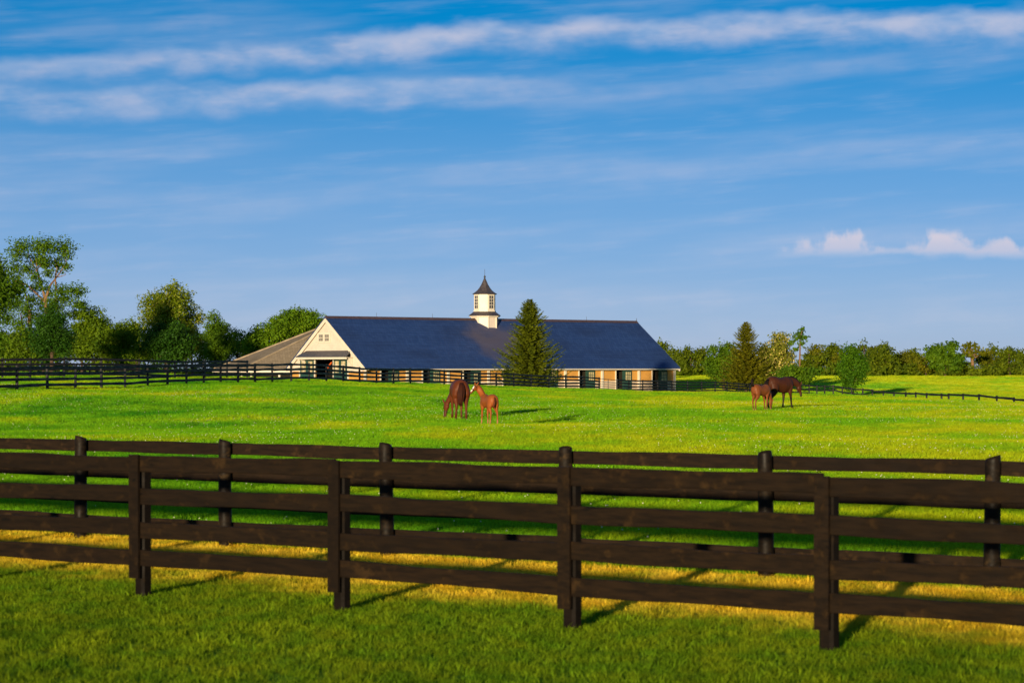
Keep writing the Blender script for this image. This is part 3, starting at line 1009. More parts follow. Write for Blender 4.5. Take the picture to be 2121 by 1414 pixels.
M['shingle_cap'] = paint('pale_brown_hip_cap', (.32, .25, .165), .8, .15, 1.0, .1)
pavilion()

# ------------------------------------------------------------------ trees
def frame_from(nrm):
    """two unit vectors across each normal, turned at random"""
    N = len(nrm)
    r = RNG.normal(size=(N, 3))
    u = np.cross(nrm, r); u /= np.linalg.norm(u, axis=1)[:, None] + 1e-9
    v = np.cross(nrm, u)
    return u, v


def leaves_in(lobes, density, size, fill=.55, flat=.55):
    """leaf-sized quads through ellipsoid lobes (cx,cy,cz,rx,ry,rz)"""
    out = []
    for (cx, cy, cz, rx, ry, rz) in lobes:
        area = (rx * ry + ry * rz + rx * rz) / 3 * 12.5
        N = max(12, int(area * density))
        d = RNG.normal(size=(N, 3)); d /= np.linalg.norm(d, axis=1)[:, None]
        r = RNG.uniform(0, 1, N) ** fill
        # lumpy surface
        lump = 1 + .22 * np.sin(d[:, 0] * 5 + cx * 3) * np.sin(d[:, 1] * 5 + cz * 2) + .20 * np.sin(d[:, 2] * 6 + cy) + RNG.normal(0, .10, N)
        C = np.array([cx, cy, cz]) + d * (r * lump * 1.08)[:, None] * np.array([rx, ry, rz])
        nr = d * .75 + RNG.normal(0, .55, (N, 3)); nr[:, 2] += .25
        nr /= np.linalg.norm(nr, axis=1)[:, None]
        u, v = frame_from(nr)
        s = (size * RNG.uniform(.55, 1.35, N))[:, None]
        out.append(np.stack([C + u * s, C + v * s * flat, C - u * s, C - v * s * flat], 1))
    return np.concatenate(out)


def crown_lobes(c, rx, ry, rz, n, rel=(.30, .46), shape=None, seed=0):
    rnd = random.Random(seed); lo = []
    for i in range(n):
        for _ in range(40):
            d = Vector((rnd.gauss(0, 1), rnd.gauss(0, 1), rnd.gauss(0, 1))).normalized() * (rnd.uniform(.15, 1) ** .5)
            k = rnd.uniform(*rel)
            w = shape(d.z) if shape else 1.0
            p = (d.x * (1 - k * .55) * w, d.y * (1 - k * .55) * w, d.z * (1 - k * .62))
            if all((Vector(p) - Vector(q)).length > .20 for q in [l[6] for l in lo]): break
        j = rnd.uniform(.85, 1.2)
        ww = .55 + .45 * w
        lo.append((c[0] + p[0] * rx, c[1] + p[1] * ry, c[2] + p[2] * rz, k * rx * j * ww, k * ry * j * ww, k * rz * rnd.uniform(.75, 1.05), p))
    return [l[:6] for l in lo]


def tree(name, label, x, Y, ytop, width, leafm, bark='bark_dark', ybot=None, n=14, dens=11, size=.22, shape=None, seed=1, cat='tree', group=None, lobes=None, rel=(.30, .46),
         fill=.5, limbs=6, trunk_r=None, cx_off=0.0):
    X = px(x, Y); g = gz(X, Y)
    top = pz(ytop, Y); w = width / F * Y / 2 * 1.15
    bot = pz(ybot, Y) if ybot else g + (top - g) * .12
    root = link(name, None, loc=(X, Y, g))
    tag(root, label, cat, group)
    c = (cx_off, 0, (top + bot) / 2 - g); rz = (top - bot) / 2
    if lobes is None:
        lobes = crown_lobes(c, w, w * .9, rz, n, rel, shape, seed)
    P = leaves_in(lobes, dens, size, fill)
    P[:, :, 2] = np.maximum(P[:, :, 2], .02)
    link('crown', quads_mesh('crown', P, leafm), root)
    rnd = random.Random(seed + 5)
    H = top - g
    tr = trunk_r or max(.10, H * .024)
    tb = MB()
    sway = rnd.uniform(-.3, .3)
    tp = [Vector((0, 0, -.3)), Vector((sway * .3, 0, H * .2)), Vector((sway, rnd.uniform(-.2, .2), H * .45)), Vector((c[0] + sway * .5, 0, H * .72))]
    tb.tube(tp, [tr * 1.25, tr, tr * .75, tr * .3], 8)
    for l in sorted(lobes, key=lambda q: -q[3])[:limbs]:
        e = Vector(l[:3]); z0 = max(H * .16, min(e.z - rnd.uniform(.8, 2.2), H * .6))
        s = Vector((sway * z0 / (H * .45) if z0 < H * .45 else sway, 0, z0))
        mid = s.lerp(e, .55) + Vector((0, 0, -.12 * (e - s).length))
        tb.tube([s, mid, e], [tr * .5, tr * .32, tr * .12], 6)
    tb.build('trunk', M[bark], root)
    return root


L = {
    'olive': leaf_mat('olive_leaves', (.042, .100, .006), (.155, .235, .006), .45),
    'mid': leaf_mat('mid_green_leaves', (.034, .095, .006), (.120, .210, .006), .45),
    'bright': leaf_mat('bright_green_leaves', (.045, .125, .006), (.165, .270, .005), .45),
    'dark': leaf_mat('dark_green_leaves', (.008, .040, .003), (.036, .095, .005), .25),
    'lime': leaf_mat('pale_green_leaves', (.060, .120, .005), (.220, .270, .005), .45, (.36, .36, .06)),
    'blossom': leaf_mat('cream_blossom_leaves', (.065, .095, .005), (.220, .220, .020), .3, (.60, .48, .14)),
    'fresh': leaf_mat('fresh_green_leaves', (.022, .085, .004), (.095, .200, .005), .45),
    'far': leaf_mat('far_wood_leaves', (.042, .080, .005), (.150, .190, .005), .45),
    'far2': leaf_mat('far_olive_leaves', (.060, .080, .005), (.190, .190, .005), .45),
    'needle': leaf_mat('spruce_needles', (.050, .090, .008), (.270, .305, .014), .20),
    'needle2': leaf_mat('yellowish_spruce_needles', (.090, .115, .008), (.330, .310, .014), .22),
}


def px_lobes(x0, Y0, g, lst, depth=2.2, seed=3, gr=1.0):
    rnd = random.Random(seed); out = []
    X0 = px(x0, Y0)
    for (x, y, rx, ry) in lst:
        k = Y0 / F
        out.append((px(x, Y0) - X0, rnd.uniform(-depth, depth), pz(y, Y0) - g, rx * k * gr, (rx + ry) / 2 * k * 1.1 * gr, ry * k * gr))
    return out


def big_open_tree():
    Y = 350; x = 78; X = px(x, Y); g = gz(X, Y)
    lst = [(52, 512, 24, 14), (78, 506, 20, 14), (104, 512, 20, 14), (128, 510, 20, 16), (143, 528, 14, 10), (40, 530, 18, 12), (66, 536, 20, 12), (96, 538, 18, 13),
           (118, 546, 14, 14), (32, 556, 16, 14), (58, 560, 16, 11), (138, 552, 10, 8), (78, 574, 12, 9), (24, 585, 16, 16), (48, 600, 14, 10), (40, 628, 18, 14), (62, 640, 14, 12),
           (20, 622, 16, 14), (128, 602, 20, 12), (150, 598, 18, 10), (164, 606, 12, 8), (140, 620, 22, 12), (118, 634, 20, 14), (158, 628, 16, 9), (176, 634, 12, 8), (96, 604, 10, 10),
           (88, 588, 12, 9), (70, 596, 13, 10), (104, 566, 11, 9), (92, 548, 13, 9), (66, 620, 14, 10), (100, 640, 16, 12), (54, 650, 14, 11), (84, 628, 12, 9), (22, 660, 18, 16), (50, 672, 16, 14), (150, 648, 18, 12), (120, 660, 20, 16), (84, 660, 14, 14)]
    lob = px_lobes(x, Y, g, lst, 3.4, 8, 1.42)
    root = link('shade_tree', None, loc=(X, Y, g))
    tag(root, 'tall open-crowned tree with orange-lit bare limbs at the far left', 'tree')
    link('crown', quads_mesh('crown', leaves_in(lob, 17, .175, .60), L['mid']), root)
    def pt(a, b, d=0): return Vector((px(a, Y) - X, d, pz(b, Y) - g))
    tb = MB()
    tb.tube([pt(70, 752), pt(66, 700), pt(60, 665), pt(62, 645)], [.40, .33, .26, .24], 8)
    for pts, r in (([pt(66, 700), pt(62, 650, .3), pt(52, 610, .5), pt(44, 588, .5), pt(28, 580)], .16), ([pt(98, 745), pt(97, 660), pt(94, 622), pt(88, 596), pt(76, 562, .4), pt(74, 530)], .26),
                   ([pt(94, 622), pt(103, 592), pt(114, 578), pt(118, 556), pt(112, 535)], .17), ([pt(116, 600), pt(115, 578, -.2), pt(126, 562), pt(137, 545), pt(136, 520)], .13),
                   ([pt(118, 640), pt(115, 605), pt(115, 578)], .13), ([pt(94, 626), pt(72, 604, -.3), pt(55, 588, -.4), pt(30, 590)], .15), ([pt(120, 574), pt(136, 569), pt(134, 560)], .06),
                   ([pt(47, 700), pt(44, 665, .4), pt(43, 650), pt(50, 640)], .16), ([pt(78, 567), pt(62, 566), pt(58, 556)], .07), ([pt(97, 640), pt(120, 625), pt(150, 610)], .10),
                   ([pt(76, 562), pt(60, 530), pt(54, 512)], .08), ([pt(76, 560), pt(98, 530), pt(104, 512)], .07)):
        tb.tube(pts, [1.15 * r * (1 - .75 * i / (len(pts) - 1)) for i in range(len(pts))], 7)
    tb.build('trunk', M['bark'], root)


big_open_tree()
pear = lambda z: 1.0 if z < -.1 else 1.0 - .75 * (z + .1) / 1.1
cone = lambda z: .95 - .55 * (z + 1) / 2
tree('shade_tree', 'dark tree cut off by the left edge of the picture', -22, 292, 484, 130, L['mid'], n=26, ybot=735, dens=13.6, size=0.198, seed=21, fill=.6, rel=(.22, .36))
tree('young_maple', 'small dark conical tree behind the left fence, below the tall open tree', 107, 325, 622, 86, L['dark'], n=22, ybot=752, dens=24.8, size=0.158, shape=pear, seed=22, rel=(.34, .5))
tree('field_tree', 'brownish low bushy tree at the foot of the tall open tree', 40, 342, 672, 100, L['olive'], n=16, ybot=764, dens=18.6, size=0.185, seed=23)
tree('field_tree', 'broad olive-green tree between the dark conical tree and the tall pale one', 214, 352, 628, 160, L['olive'], n=36, ybot=762, dens=18.6, size=0.178, seed=24, rel=(.22, .36))
tree('field_tree', 'tall pale-green rounded tree left of the barn, biggest of its clump', 345, 345, 576, 142, L['lime'], n=38, ybot=760, dens=19.8, size=0.172, shape=lambda z: 1.0 if z < .2 else 1 - .45 * (z - .2) / .8, seed=25, rel=(.22, .36))
tree('young_maple', 'small dense dark-green rounded tree in front of the tall pale tree', 346, 335, 650, 108, L['dark'], n=24, ybot=758, dens=24.8, size=0.158, shape=pear, seed=26, rel=(.32, .46))
tree('field_tree', 'slim blue-green tree beside the tall pale tree, barn side', 446, 378, 632, 72, L['mid'], n=20, ybot=758, dens=21.1, size=0.172, shape=pear, seed=27)
tree('field_tree', 'thin sparse tree showing sky through its crown, left of the pavilion roof', 492, 385, 668, 66, L['olive'], n=16, ybot=750, dens=9.3, size=0.172, seed=28, fill=.7)
tree('field_tree', 'low green tree touching the left slope of the pavilion roof', 548, 366, 662, 90, L['bright'], n=18, ybot=758, dens=18, size=0.2, seed=29)
tree('field_tree', 'dense round bright-green tree rising behind the pavilion roof', 615, 372, 621, 112, L['bright'], n=30, ybot=738, dens=24, size=0.19, seed=30, rel=(.26, .4))
tree('field_tree', 'small tree whose tips just show over the barn ridge', 693, 400, 645, 46, L['olive'], n=8, ybot=735, dens=7, size=.26, seed=31)
# filler trees low behind the clump
for i, (x, yt, w, lm, lab) in enumerate([(170, 668, 90, 'mid', 'low shadowy tree behind the left clump, beside the dark conical tree'), (285, 664, 80, 'olive', 'low tree filling the gap below the broad olive tree'),
                                          (400, 676, 80, 'lime', 'low pale tree at the foot of the tall pale tree'), (515, 694, 70, 'mid', 'low dark tree at the tip of the pavilion roof'), (8, 690, 90, 'dark', 'low dark shrubby tree at the left picture edge'),
                                          (245, 690, 90, 'mid', 'low dark-leaved tree deep in the gap behind the broad olive tree'), (345, 700, 110, 'olive', 'low olive tree hidden mostly behind the dense dark rounded tree'), (462, 700, 80, 'olive', 'low olive tree below the slim blue-green tree'), (90, 690, 90, 'olive', 'low olive tree just behind the dark conical tree')]):
    tree('field_tree', lab, x, 390 + i * 3, yt, w, L[lm], n=16, ybot=764, dens=14, size=.21, seed=60 + i)


def spruce(label, x, Y, ytop, width, leafm, seed, ybase=None, sparse=1.0, tilt=0.0):
    rnd = random.Random(seed); rng = np.random.default_rng(seed)
    X = px(x, Y); g = gz(X, Y); H = pz(ytop, Y) - g; Rm = width / F * Y / 2
    root = link('spruce_tree', None, loc=(X, Y, g))
    tag(root, label, 'tree')
    quads = []
    nb = int(420 * sparse)
    for i in range(nb):
        t = (i + rnd.random()) / nb
        t = t ** 1.12
        z = H * (.05 + .93 * t)
        a = i * 2.39996 + rnd.uniform(-.3, .3)
        prof = ((1 - t) ** .80 * 1.12 + .02) * (.92 + .08 * math.sin(t * 21)) if t > .10 else .80 + t * 1.8
        ln = max(.22, Rm * prof * rnd.uniform(.66, 1.12))
        d = Vector((math.cos(a), math.sin(a), 0)); side = Vector((-d.y, d.x, 0))
        rise = .35 if t > .7 else .05
        m = max(5, int(ln * 9 * sparse + 3))
        for j in range(m):
            s = (j + .5) / m
            c = d * (ln * s) + Vector((tilt * z, 0, z + ln * (rise * s - .34 * s * (1 - s) * 1.6 + .10 * s * s)))
            for q in (-1, 1, 0):
                l2 = (.24 + .26 * (1 - s)) * min(1.0, ln / 1.2 + .45) * rnd.uniform(.7, 1.25)
                dirv = (d * .75 + side * q * .8 + Vector((0, 0, rnd.uniform(-.25, .30)))).normalized()
                up = Vector((rnd.uniform(-.5, .5), rnd.uniform(-.5, .5), 1)).normalized()
                w = dirv.cross(up).normalized() * (l2 * .30)
                b0 = c; e = c + dirv * l2
                quads.append([b0 - w * .5, b0.lerp(e, .5) - w, e, b0.lerp(e, .5) + w])
    P = np.array([[list(v) for v in q] for q in quads])
    link('crown', quads_mesh('crown', P, leafm), root)
    MB().tube([(0, 0, -.3), (tilt * H * .5, 0, H * .5), (tilt * H, 0, H * .98)], [H * .022, H * .012, .02], 7).build('trunk', M['bark_dark'], root)


spruce('dense dark spruce standing in front of the barn roof', 1097, 262, 617, 172, L['needle'], 4)
spruce('brownish spruce with a ragged pointed top, in the clump right of the barn', 1545, 342, 664, 140, L['needle2'], 5, sparse=.85)
tree('flowering_tree', 'round tree with cream-yellow blossom beside the brownish spruce', 1604, 346, 682, 84, L['blossom'], n=28, ybot=798, dens=18, size=0.19, seed=33, rel=(.26, .40))
tree('field_tree', 'low leafy tree at the barn side of the brownish spruce', 1500, 350, 700, 76, L['mid'], n=20, ybot=806, dens=18, size=0.19, seed=34)
tree('field_tree', 'low yellow-green bushy tree between the spruce and the standing mare', 1540, 352, 716, 90, L['olive'], n=20, ybot=806, dens=18, size=0.19, seed=35)
tree('field_tree', 'low spreading dark-green tree behind the standing mare', 1652, 332, 750, 86, L['mid'], n=20, ybot=806, dens=18, size=0.19, seed=36)


def spindly():
    Y = 340; x = 1656; X = px(x, Y); g = gz(X, Y)
    lst = [(1663, 682, 7, 7), (1656, 692, 11, 8), (1648, 700, 11, 8), (1665, 700, 9, 7), (1640, 710, 8, 6), (1660, 712, 8, 6), (1650, 722, 7, 5)]
    root = link('sapling_tree', None, loc=(X, Y, g))
    tag(root, 'spindly tree with a tufted top on a thin bare trunk behind the standing mare', 'tree')
    link('crown', quads_mesh('crown', leaves_in(px_lobes(x, Y, g, lst, .6, 2), 14, .24, .6), L['mid']), root)
    MB().tube([(0, 0, -.2), (.05, 0, pz(740, Y) - g), (.1, 0, pz(700, Y) - g), (.4, 0, pz(684, Y) - g)], [.16, .12, .08, .03], 6).build('trunk', M['bark'], root)


spindly()
tree('young_maple', 'lone upright bright-green tree beyond the low fence in the right field', 1766, 296, 706, 56, L['fresh'], n=28, ybot=818, dens=28, size=0.16, shape=lambda z: 1 if z < .3 else 1 - .4 * (z - .3) / .7, seed=37, rel=(.34, .5))

# distant treeline: (column, top row, width, distance, leaf)
FAR = [(1372, 704, 60, 480, 'far'), (1400, 716, 60, 470, 'far'), (1432, 712, 66, 466, 'far'), (1462, 720, 56, 478, 'far2'), (1500, 708, 60, 500, 'far'), (1700, 712, 66, 480, 'far2'),
       (1722, 708, 60, 470, 'far'), (1790, 696, 76, 472, 'far'), (1815, 704, 62, 484, 'far2'), (1836, 708, 66, 468, 'far'), (1864, 720, 64, 486, 'far2'), (1888, 712, 58, 500, 'far'),
       (1918, 724, 62, 468, 'far2'), (1990, 728, 54, 466, 'far'), (2046, 722, 58, 474, 'far2'), (2064, 712, 66, 482, 'far'), (2092, 716, 66, 468, 'far'), (2118, 722, 64, 472, 'far'), (2150, 716, 70, 478, 'far2'),
       (1680, 722, 60, 466, 'far'), (1750, 722, 60, 466, 'far2'), (1345, 712, 60, 500, 'far')]
ORD = ('first', 'second', 'third', 'fourth', 'fifth', 'sixth')


def far_label(x):
    for a, b, txt in ((1300, 1600, '%s distant treeline tree beyond the field, counted from the barn roof end rightwards'),
                      (1600, 1766, '%s distant treeline tree counted from the spindly tree towards the lone upright tree'),
                      (1766, 1957, '%s distant treeline tree counted from the lone upright tree towards the tall domed tree'),
                      (1957, 2016, '%s distant treeline tree between the tall domed tree and the pale half-bare tree'),
                      (2016, 2300, '%s distant treeline tree counted from the pale half-bare tree to the right edge')):
        if a <= x < b:
            k = sorted(q[0] for q in FAR if a <= q[0] < b).index(x)
            return (txt % ORD[k]).replace('first distant treeline tree between', 'single distant treeline tree between')


for i, (x, yt, w, Y, lm) in enumerate(FAR):
    tree('treeline_tree', far_label(x), x, Y, yt - 2, w, L[lm], n=12, ybot=782, dens=11, size=.26, seed=100 + i, group='trees of the distant treeline', rel=(.28, .44), limbs=4)
tree('treeline_tree', 'tallest dark domed tree standing out of the distant treeline', 1957, 462, 697, 76, L['dark2'] if 'dark2' in L else L['mid'], n=20, ybot=778, dens=8, size=.34, seed=140)
tree('treeline_tree', 'pale half-bare tree with light trunk in the distant treeline', 2016, 464, 702, 58, L['far2'], bark='bark', n=14, ybot=752, dens=3.2, size=.28, seed=141, fill=.7, trunk_r=.35)


def undergrowth():
    lobes = []
    rnd = random.Random(77)
    for x in range(1330, 2200, 9):
        Y = 462 + rnd.uniform(-3, 14); X = px(x, Y); g = gz(X, Y)
        h = rnd.uniform(1.2, 2.6)
        lobes.append((X, Y, g + h * .5, rnd.uniform(.8, 1.6), 1.2, h * .6))
    for x in range(-40, 490, 9):
        Y = 420 + rnd.uniform(-4, 10); X = px(x, Y); g = gz(X, Y)
        h = rnd.uniform(2.2, 3.8)
        lobes.append((X, Y, g + h * .5, rnd.uniform(.6, 1.1), 1.0, h * .6))
    tag(link('undergrowth', quads_mesh('undergrowth', leaves_in(lobes, 7, .30, .6), L['far'])), 'dark scrub along the foot of the trees', 'undergrowth', kind='stuff')


undergrowth()


def added_shade_hedge():  # added out of view, height shaped so its shadow darkens the near lawn
    rnd = random.Random(5); lobes = []
    for i in range(64):
        X = -15 + i * .42
        h = 1.72 + .48 * max(0, min(1, (abs(X + 5.6) - 2.0) / 2.2)) + .10 * math.sin(X * 1.7) + rnd.uniform(-.09, .09)
        lobes.append((X, -3 + rnd.uniform(-.2, .2), h * .5, .36, .40, h * .52))
    root = link('added_shade_hedge', None, loc=(0, 0, 0))
    tag(root, 'added unseen hedge behind the viewpoint, there to shade the foreground', 'hedge')
    link('foliage', quads_mesh('foliage', leaves_in(lobes, 110, .045, .6), L['mid']), root)


added_shade_hedge()


def far_wood():
    rnd = random.Random(15); lobes = []
    for a, b in ((-1700, -130), (2235, 3800)):
        for x in range(a, b, 26):
            Y = 500 + rnd.uniform(-14, 26); X = px(x, Y); g = gz(X, Y)
            h = rnd.uniform(6.0, 10.5)
            for k in range(4):
                lobes.append((X + rnd.uniform(-1.8, 1.8), Y + rnd.uniform(-2, 2), g + h * (.18 + .22 * k), rnd.uniform(1.4, 2.4), 2.0, h * .17))
    tag(link('far_wood', quads_mesh('far_wood', leaves_in(lobes, 2.6, .42, .6), L['far'])), 'dense far-off wood closing the horizon beyond both picture edges', 'wood', kind='stuff')


far_wood()

# ------------------------------------------------------------------ horses
def loft(mb, st, n=14):
    """st: list of (centre, lateral axis, other axis, r_lateral, r_other)"""
    rr = []
    for c, a, b, ra, rb in st:
        c = Vector(c); a = Vector(a); b = Vector(b)
        rr.append([c + a * (ra * math.cos(6.2832 * k / n)) + b * (rb * math.sin(6.2832 * k / n)) for k in range(n)])
    mb.rings(rr)


def path_loft(mb, pts, radii, lat=(0, 1, 0), n=12, subdiv=3):
    """pts along a limb; radii (lateral, fore-aft); Catmull-Rom between them"""
    P = [Vector(p) for p in pts]; out = []
    lats = lat if isinstance(lat, list) else [lat] * len(P)
    for i in range(len(P) - 1):
        p0, p1, p2, p3 = P[max(i - 1, 0)], P[i], P[i + 1], P[min(i + 2, len(P) - 1)]
        for s in range(subdiv):
            t = s / subdiv
            q = .5 * ((2 * p1) + (p2 - p0) * t + (2 * p0 - 5 * p1 + 4 * p2 - p3) * t * t + (3 * p1 - p0 - 3 * p2 + p3) * t ** 3)
            r = [radii[i][j] * (1 - t) + radii[i + 1][j] * t for j in (0, 1)]
            l = Vector(lats[i]).lerp(Vector(lats[i + 1]), t)
            out.append((q, r, l))
    out.append((P[-1], list(radii[-1]), Vector(lats[-1])))
    st = []
    for k, (q, r, l) in enumerate(out):
        t = (out[min(k + 1, len(out) - 1)][0] - out[max(k - 1, 0)][0]).normalized()
        l = (l - t * l.dot(t)).normalized(); b = t.cross(l)
        st.append((q, l, b, r[0], r[1]))
    loft(mb, st, n)
    return st


def coat_mat():
    m, n, p, o = new_mat('horse_coat')
    a = n.node('ShaderNodeVertexColor'); a.layer_name = 'coat'
    tc = n.node('ShaderNodeTexCoord').outputs['Object']
    f = n.noise(tc, 3.5, 3)
    n.put(p.inputs['Base Color'], n.mix(n.mr(f, .3, .7, 0, .35), a.outputs[0], n.mix(1.0, a.outputs[0], (.62, .55, .5), 'MULTIPLY')))
    p.inputs['Roughness'].default_value = .5
    p.inputs['Specular IOR Level'].default_value = .14
    return m


M['coat'] = coat_mat()
M['eye'] = paint('dark_eye', (.01, .006, .004), .15, .1, 3, .6)
M['halter'] = paint('dark_leather_halter', (.03, .018, .012), .5, .1, 6)


def horse(label, name, x, Y, heading, coat, neck, head, neck_lat=None, scale=1.0, girth=1.0, foal=False, legs=None, tail=None, dark=None, sock=None, blaze=None, hair=(.03, .015, .008), halter=False, group=None):
    """local axes: +x forward, +y the horse's left, z up; heading in degrees from +X world"""
    X = px(x, Y); g = gz(X, Y)
    root = link(name, None, loc=(X, Y, g), rot=(0, 0, R(heading)), scale=(scale, scale * girth, scale))
    tag(root, label, 'horse' if not foal else 'foal', group)
    mb = MB()
    lk = 1.0
    if foal:
        trunk = [(-.56, .87, .07, .08), (-.52, .88, .15, .17), (-.42, .885, .19, .215), (-.27, .88, .20, .225), (-.08, .85, .19, .215), (.10, .84, .19, .225), (.27, .86, .175, .245), (.38, .87, .155, .23), (.48, .86, .12, .17), (.54, .86, .07, .10)]
    else:
        trunk = [(-.84, 1.22, .10, .11), (-.79, 1.24, .20, .23), (-.65, 1.25, .285, .31), (-.44, 1.245, .315, .335), (-.18, 1.19, .315, .335), (.10, 1.145, .325, .365), (.36, 1.165, .285, .40), (.54, 1.185, .25, .36), (.70, 1.16, .19, .27), (.80, 1.15, .11, .16)]
    loft(mb, [((a, 0, z), (0, 1, 0), (0, 0, 1), w, h) for a, z, w, h in trunk], 18)
    if foal:
        H = [(-.36, .105, .86, .10, .17), (-.365, .112, .70, .092, .150), (-.37, .11, .59, .064, .098), (-.47, .10, .45, .036, .052), (-.475, .10, .29, .026, .031), (-.465, .10, .155, .032, .036), (-.445, .10, .085, .026, .029), (-.425, .10, 0, .038, .044)]
        Fo = [(.33, .095, .80, .075, .125), (.29, .10, .64, .06, .085), (.30, .095, .53, .040, .050), (.31, .09, .40, .037, .042), (.31, .09, .26, .025, .028), (.315, .09, .145, .030, .034), (.335, .09, .08, .025, .028), (.355, .09, 0, .036, .042)]
    else:
        H = [(-.56, .17, 1.20, .15, .25), (-.55, .185, .98, .150, .235), (-.56, .175, .80, .11, .155), (-.72, .16, .57, .056, .080), (-.725, .16, .36, .040, .048), (-.71, .16, .185, .050, .055), (-.68, .16, .10, .040, .045), (-.655, .16, 0, .060, .070)]
        Fo = [(.53, .155, 1.12, .11, .18), (.46, .165, .87, .095, .125), (.475, .155, .69, .060, .078), (.49, .145, .50, .052, .058), (.49, .14, .32, .037, .042), (.495, .14, .17, .046, .050), (.525, .14, .095, .038, .042), (.55, .14, 0, .058, .068)]
    legs = legs or {}
    for key, ch, s in (('hl', H, 1), ('hr', H, -1), ('fl', Fo, 1), ('fr', Fo, -1)):
        dx, dy = legs.get(key, (0, 0))
        zt = ch[0][2]
        pts, rad = [], []
        for (a, b, z, ry, rx) in ch:
            k = max(0, 1 - z / zt) ** 1.0
            pts.append((a + dx * k, s * b + dy * k, z)); rad.append((ry, rx))
        a0 = pts[0]
        pts = [(a0[0], a0[1] * .75, a0[2] + .17 * zt / 1.2), (a0[0], a0[1] * .9, a0[2] + .10 * zt / 1.2)] + pts
        rad = [(rad[0][0] * .25, rad[0][1] * .25), (rad[0][0] * .75, rad[0][1] * .75)] + rad
        path_loft(mb, pts, rad, (0, 1, 0), 12, 3)
    nl = neck_lat or [(0, 1, 0)] * len(neck)
    path_loft(mb, [q[:3] for q in neck], [q[3:] for q in neck], nl, 14, 3)
    p0, p1, hl = Vector(head[0]), Vector(head[1]), Vector(head[2])
    k = (p1 - p0).length
    prof = [(0, .080, .10, 0), (.12, .098, .135, -.015), (.28, .102, .150, -.028), (.44, .078, .112, -.012), (.62, .058, .078, .004), (.80, .058, .074, .0), (.92, .060, .074, -.004), (1.0, .040, .048, -.006)]
    fs = k / .60
    hd = (p1 - p0).normalized(); hl = (hl - hd * hl.dot(hd)).normalized(); hf = hl.cross(hd)    # hf: towards the forehead or the jaw
    fore = head[3] if len(head) > 3 else 1
    loft(mb, [(p0 + hd * (t * k) + hf * (fore * o_ * fs), hl, hf, a * fs, b * fs) for t, a, b, o_ in prof], 12)
    me = mb.mesh('body', None)
    tmp = bpy.data.objects.new('body_tmp', me); COL.objects.link(tmp)
    rm = tmp.modifiers.new('r', 'REMESH'); rm.mode = 'VOXEL'; rm.voxel_size = .020 if not foal else .015
    sm = tmp.modifiers.new('s', 'SMOOTH'); sm.factor = .5; sm.iterations = 9
    dg = bpy.context.evaluated_depsgraph_get()
    body = bpy.data.meshes.new_from_object(tmp.evaluated_get(dg))
    bpy.data.objects.remove(tmp)
    # ears
    bm = bmesh.new(); bm.from_mesh(body)
    fore = head[3] if len(head) > 3 else 1
    ff = hf * fore
    for s in (-1, 1):
        b0 = p0 + hd * (.03 * k) + hl * (s * .055 * fs) + ff * (.07 * fs)
        tip = b0 - hd * (.19 * fs) + hl * (s * .075 * fs) + ff * (.05 * fs)
        ax = (tip - b0); t = ax.normalized(); w = hl; d = t.cross(w)
        prev = None
        for q, r in ((-.15, .034), (.25, .046), (.6, .036), (.9, .014), (1.0, .003)):
            ring = [bm.verts.new(b0 + ax * q + (w * math.cos(6.2832 * i / 8) + d * .6 * math.sin(6.2832 * i / 8)) * r * fs) for i in range(8)]
            if prev:
                for i in range(8): bm.faces.new((prev[i], prev[(i + 1) % 8], ring[(i + 1) % 8], ring[i]))
            prev = ring
    bm.to_mesh(body); bm.free()
    body.update()
    N = len(body.vertices); co = np.zeros(N * 3); body.vertices.foreach_get('co', co); co = co.reshape(-1, 3)
    C = np.tile(np.array(coat), (N, 1))
    z = co[:, 2]
    ztop = .60 if foal else .80
    belly = np.clip((1.0 - z) / .4, 0, 1)[:, None] if not foal else 0
    if dark is not None:
        k1 = np.clip((ztop * dark[3] - z) / (.22), 0, 1)[:, None]
        C = C * (1 - k1) + np.array(dark[:3]) * k1
    if sock is not None:
        k1 = np.clip((sock[3] - z) / .06, 0, 1)[:, None]; C = C * (1 - k1) + np.array(sock[:3]) * k1
    hoof = (z < .045)[:, None]; C = np.where(hoof, np.array([.05, .035, .025]), C)
    rel = co - np.array(p0); t = rel @ np.array(hd) / k; l = rel @ np.array(hl); f = rel @ np.array(ff)
    onhead = (t > -.05) & (t < 1.06) & (np.abs(l) < .16 * fs) & (np.abs(f) < .18 * fs)
    muz = np.clip((t - .80) / .15, 0, 1)[:, None] * onhead[:, None]
    C = C * (1 - muz * .6) + np.array([.035, .022, .018]) * muz * .6
    if blaze:
        bz = (onhead & (t > .22) & (t < .86) & (np.abs(l) < .034 * fs) & (f > .015)).astype(float)[:, None]
        C = C * (1 - bz) + np.array([.75, .70, .66]) * bz
    at = body.color_attributes.new('coat', 'FLOAT_COLOR', 'POINT')
    at.data.foreach_set('color', np.concatenate([C, np.ones((N, 1))], 1).reshape(-1))
    body.materials.clear(); body.materials.append(M['coat']); smooth(body)
    b = link('body', body, root)
    hm = paint('horse_hair', hair, .6, .15, 6, .10)
    for s in (-1, 1):
        e = MB().lathe([(.001, -.02), (.016, -.012), (.02, 0), (.016, .012), (.001, .02)], 8)
        e.build('eye', M['eye'], b, loc=p0 + hd * (.36 * k) + hl * (s * .088 * fs) + ff * (.045 * fs), scale=(fs,) * 3)
    # mane along the crest
    npts = [Vector(q[:3]) for q in neck]
    mane = MB(); crest = []
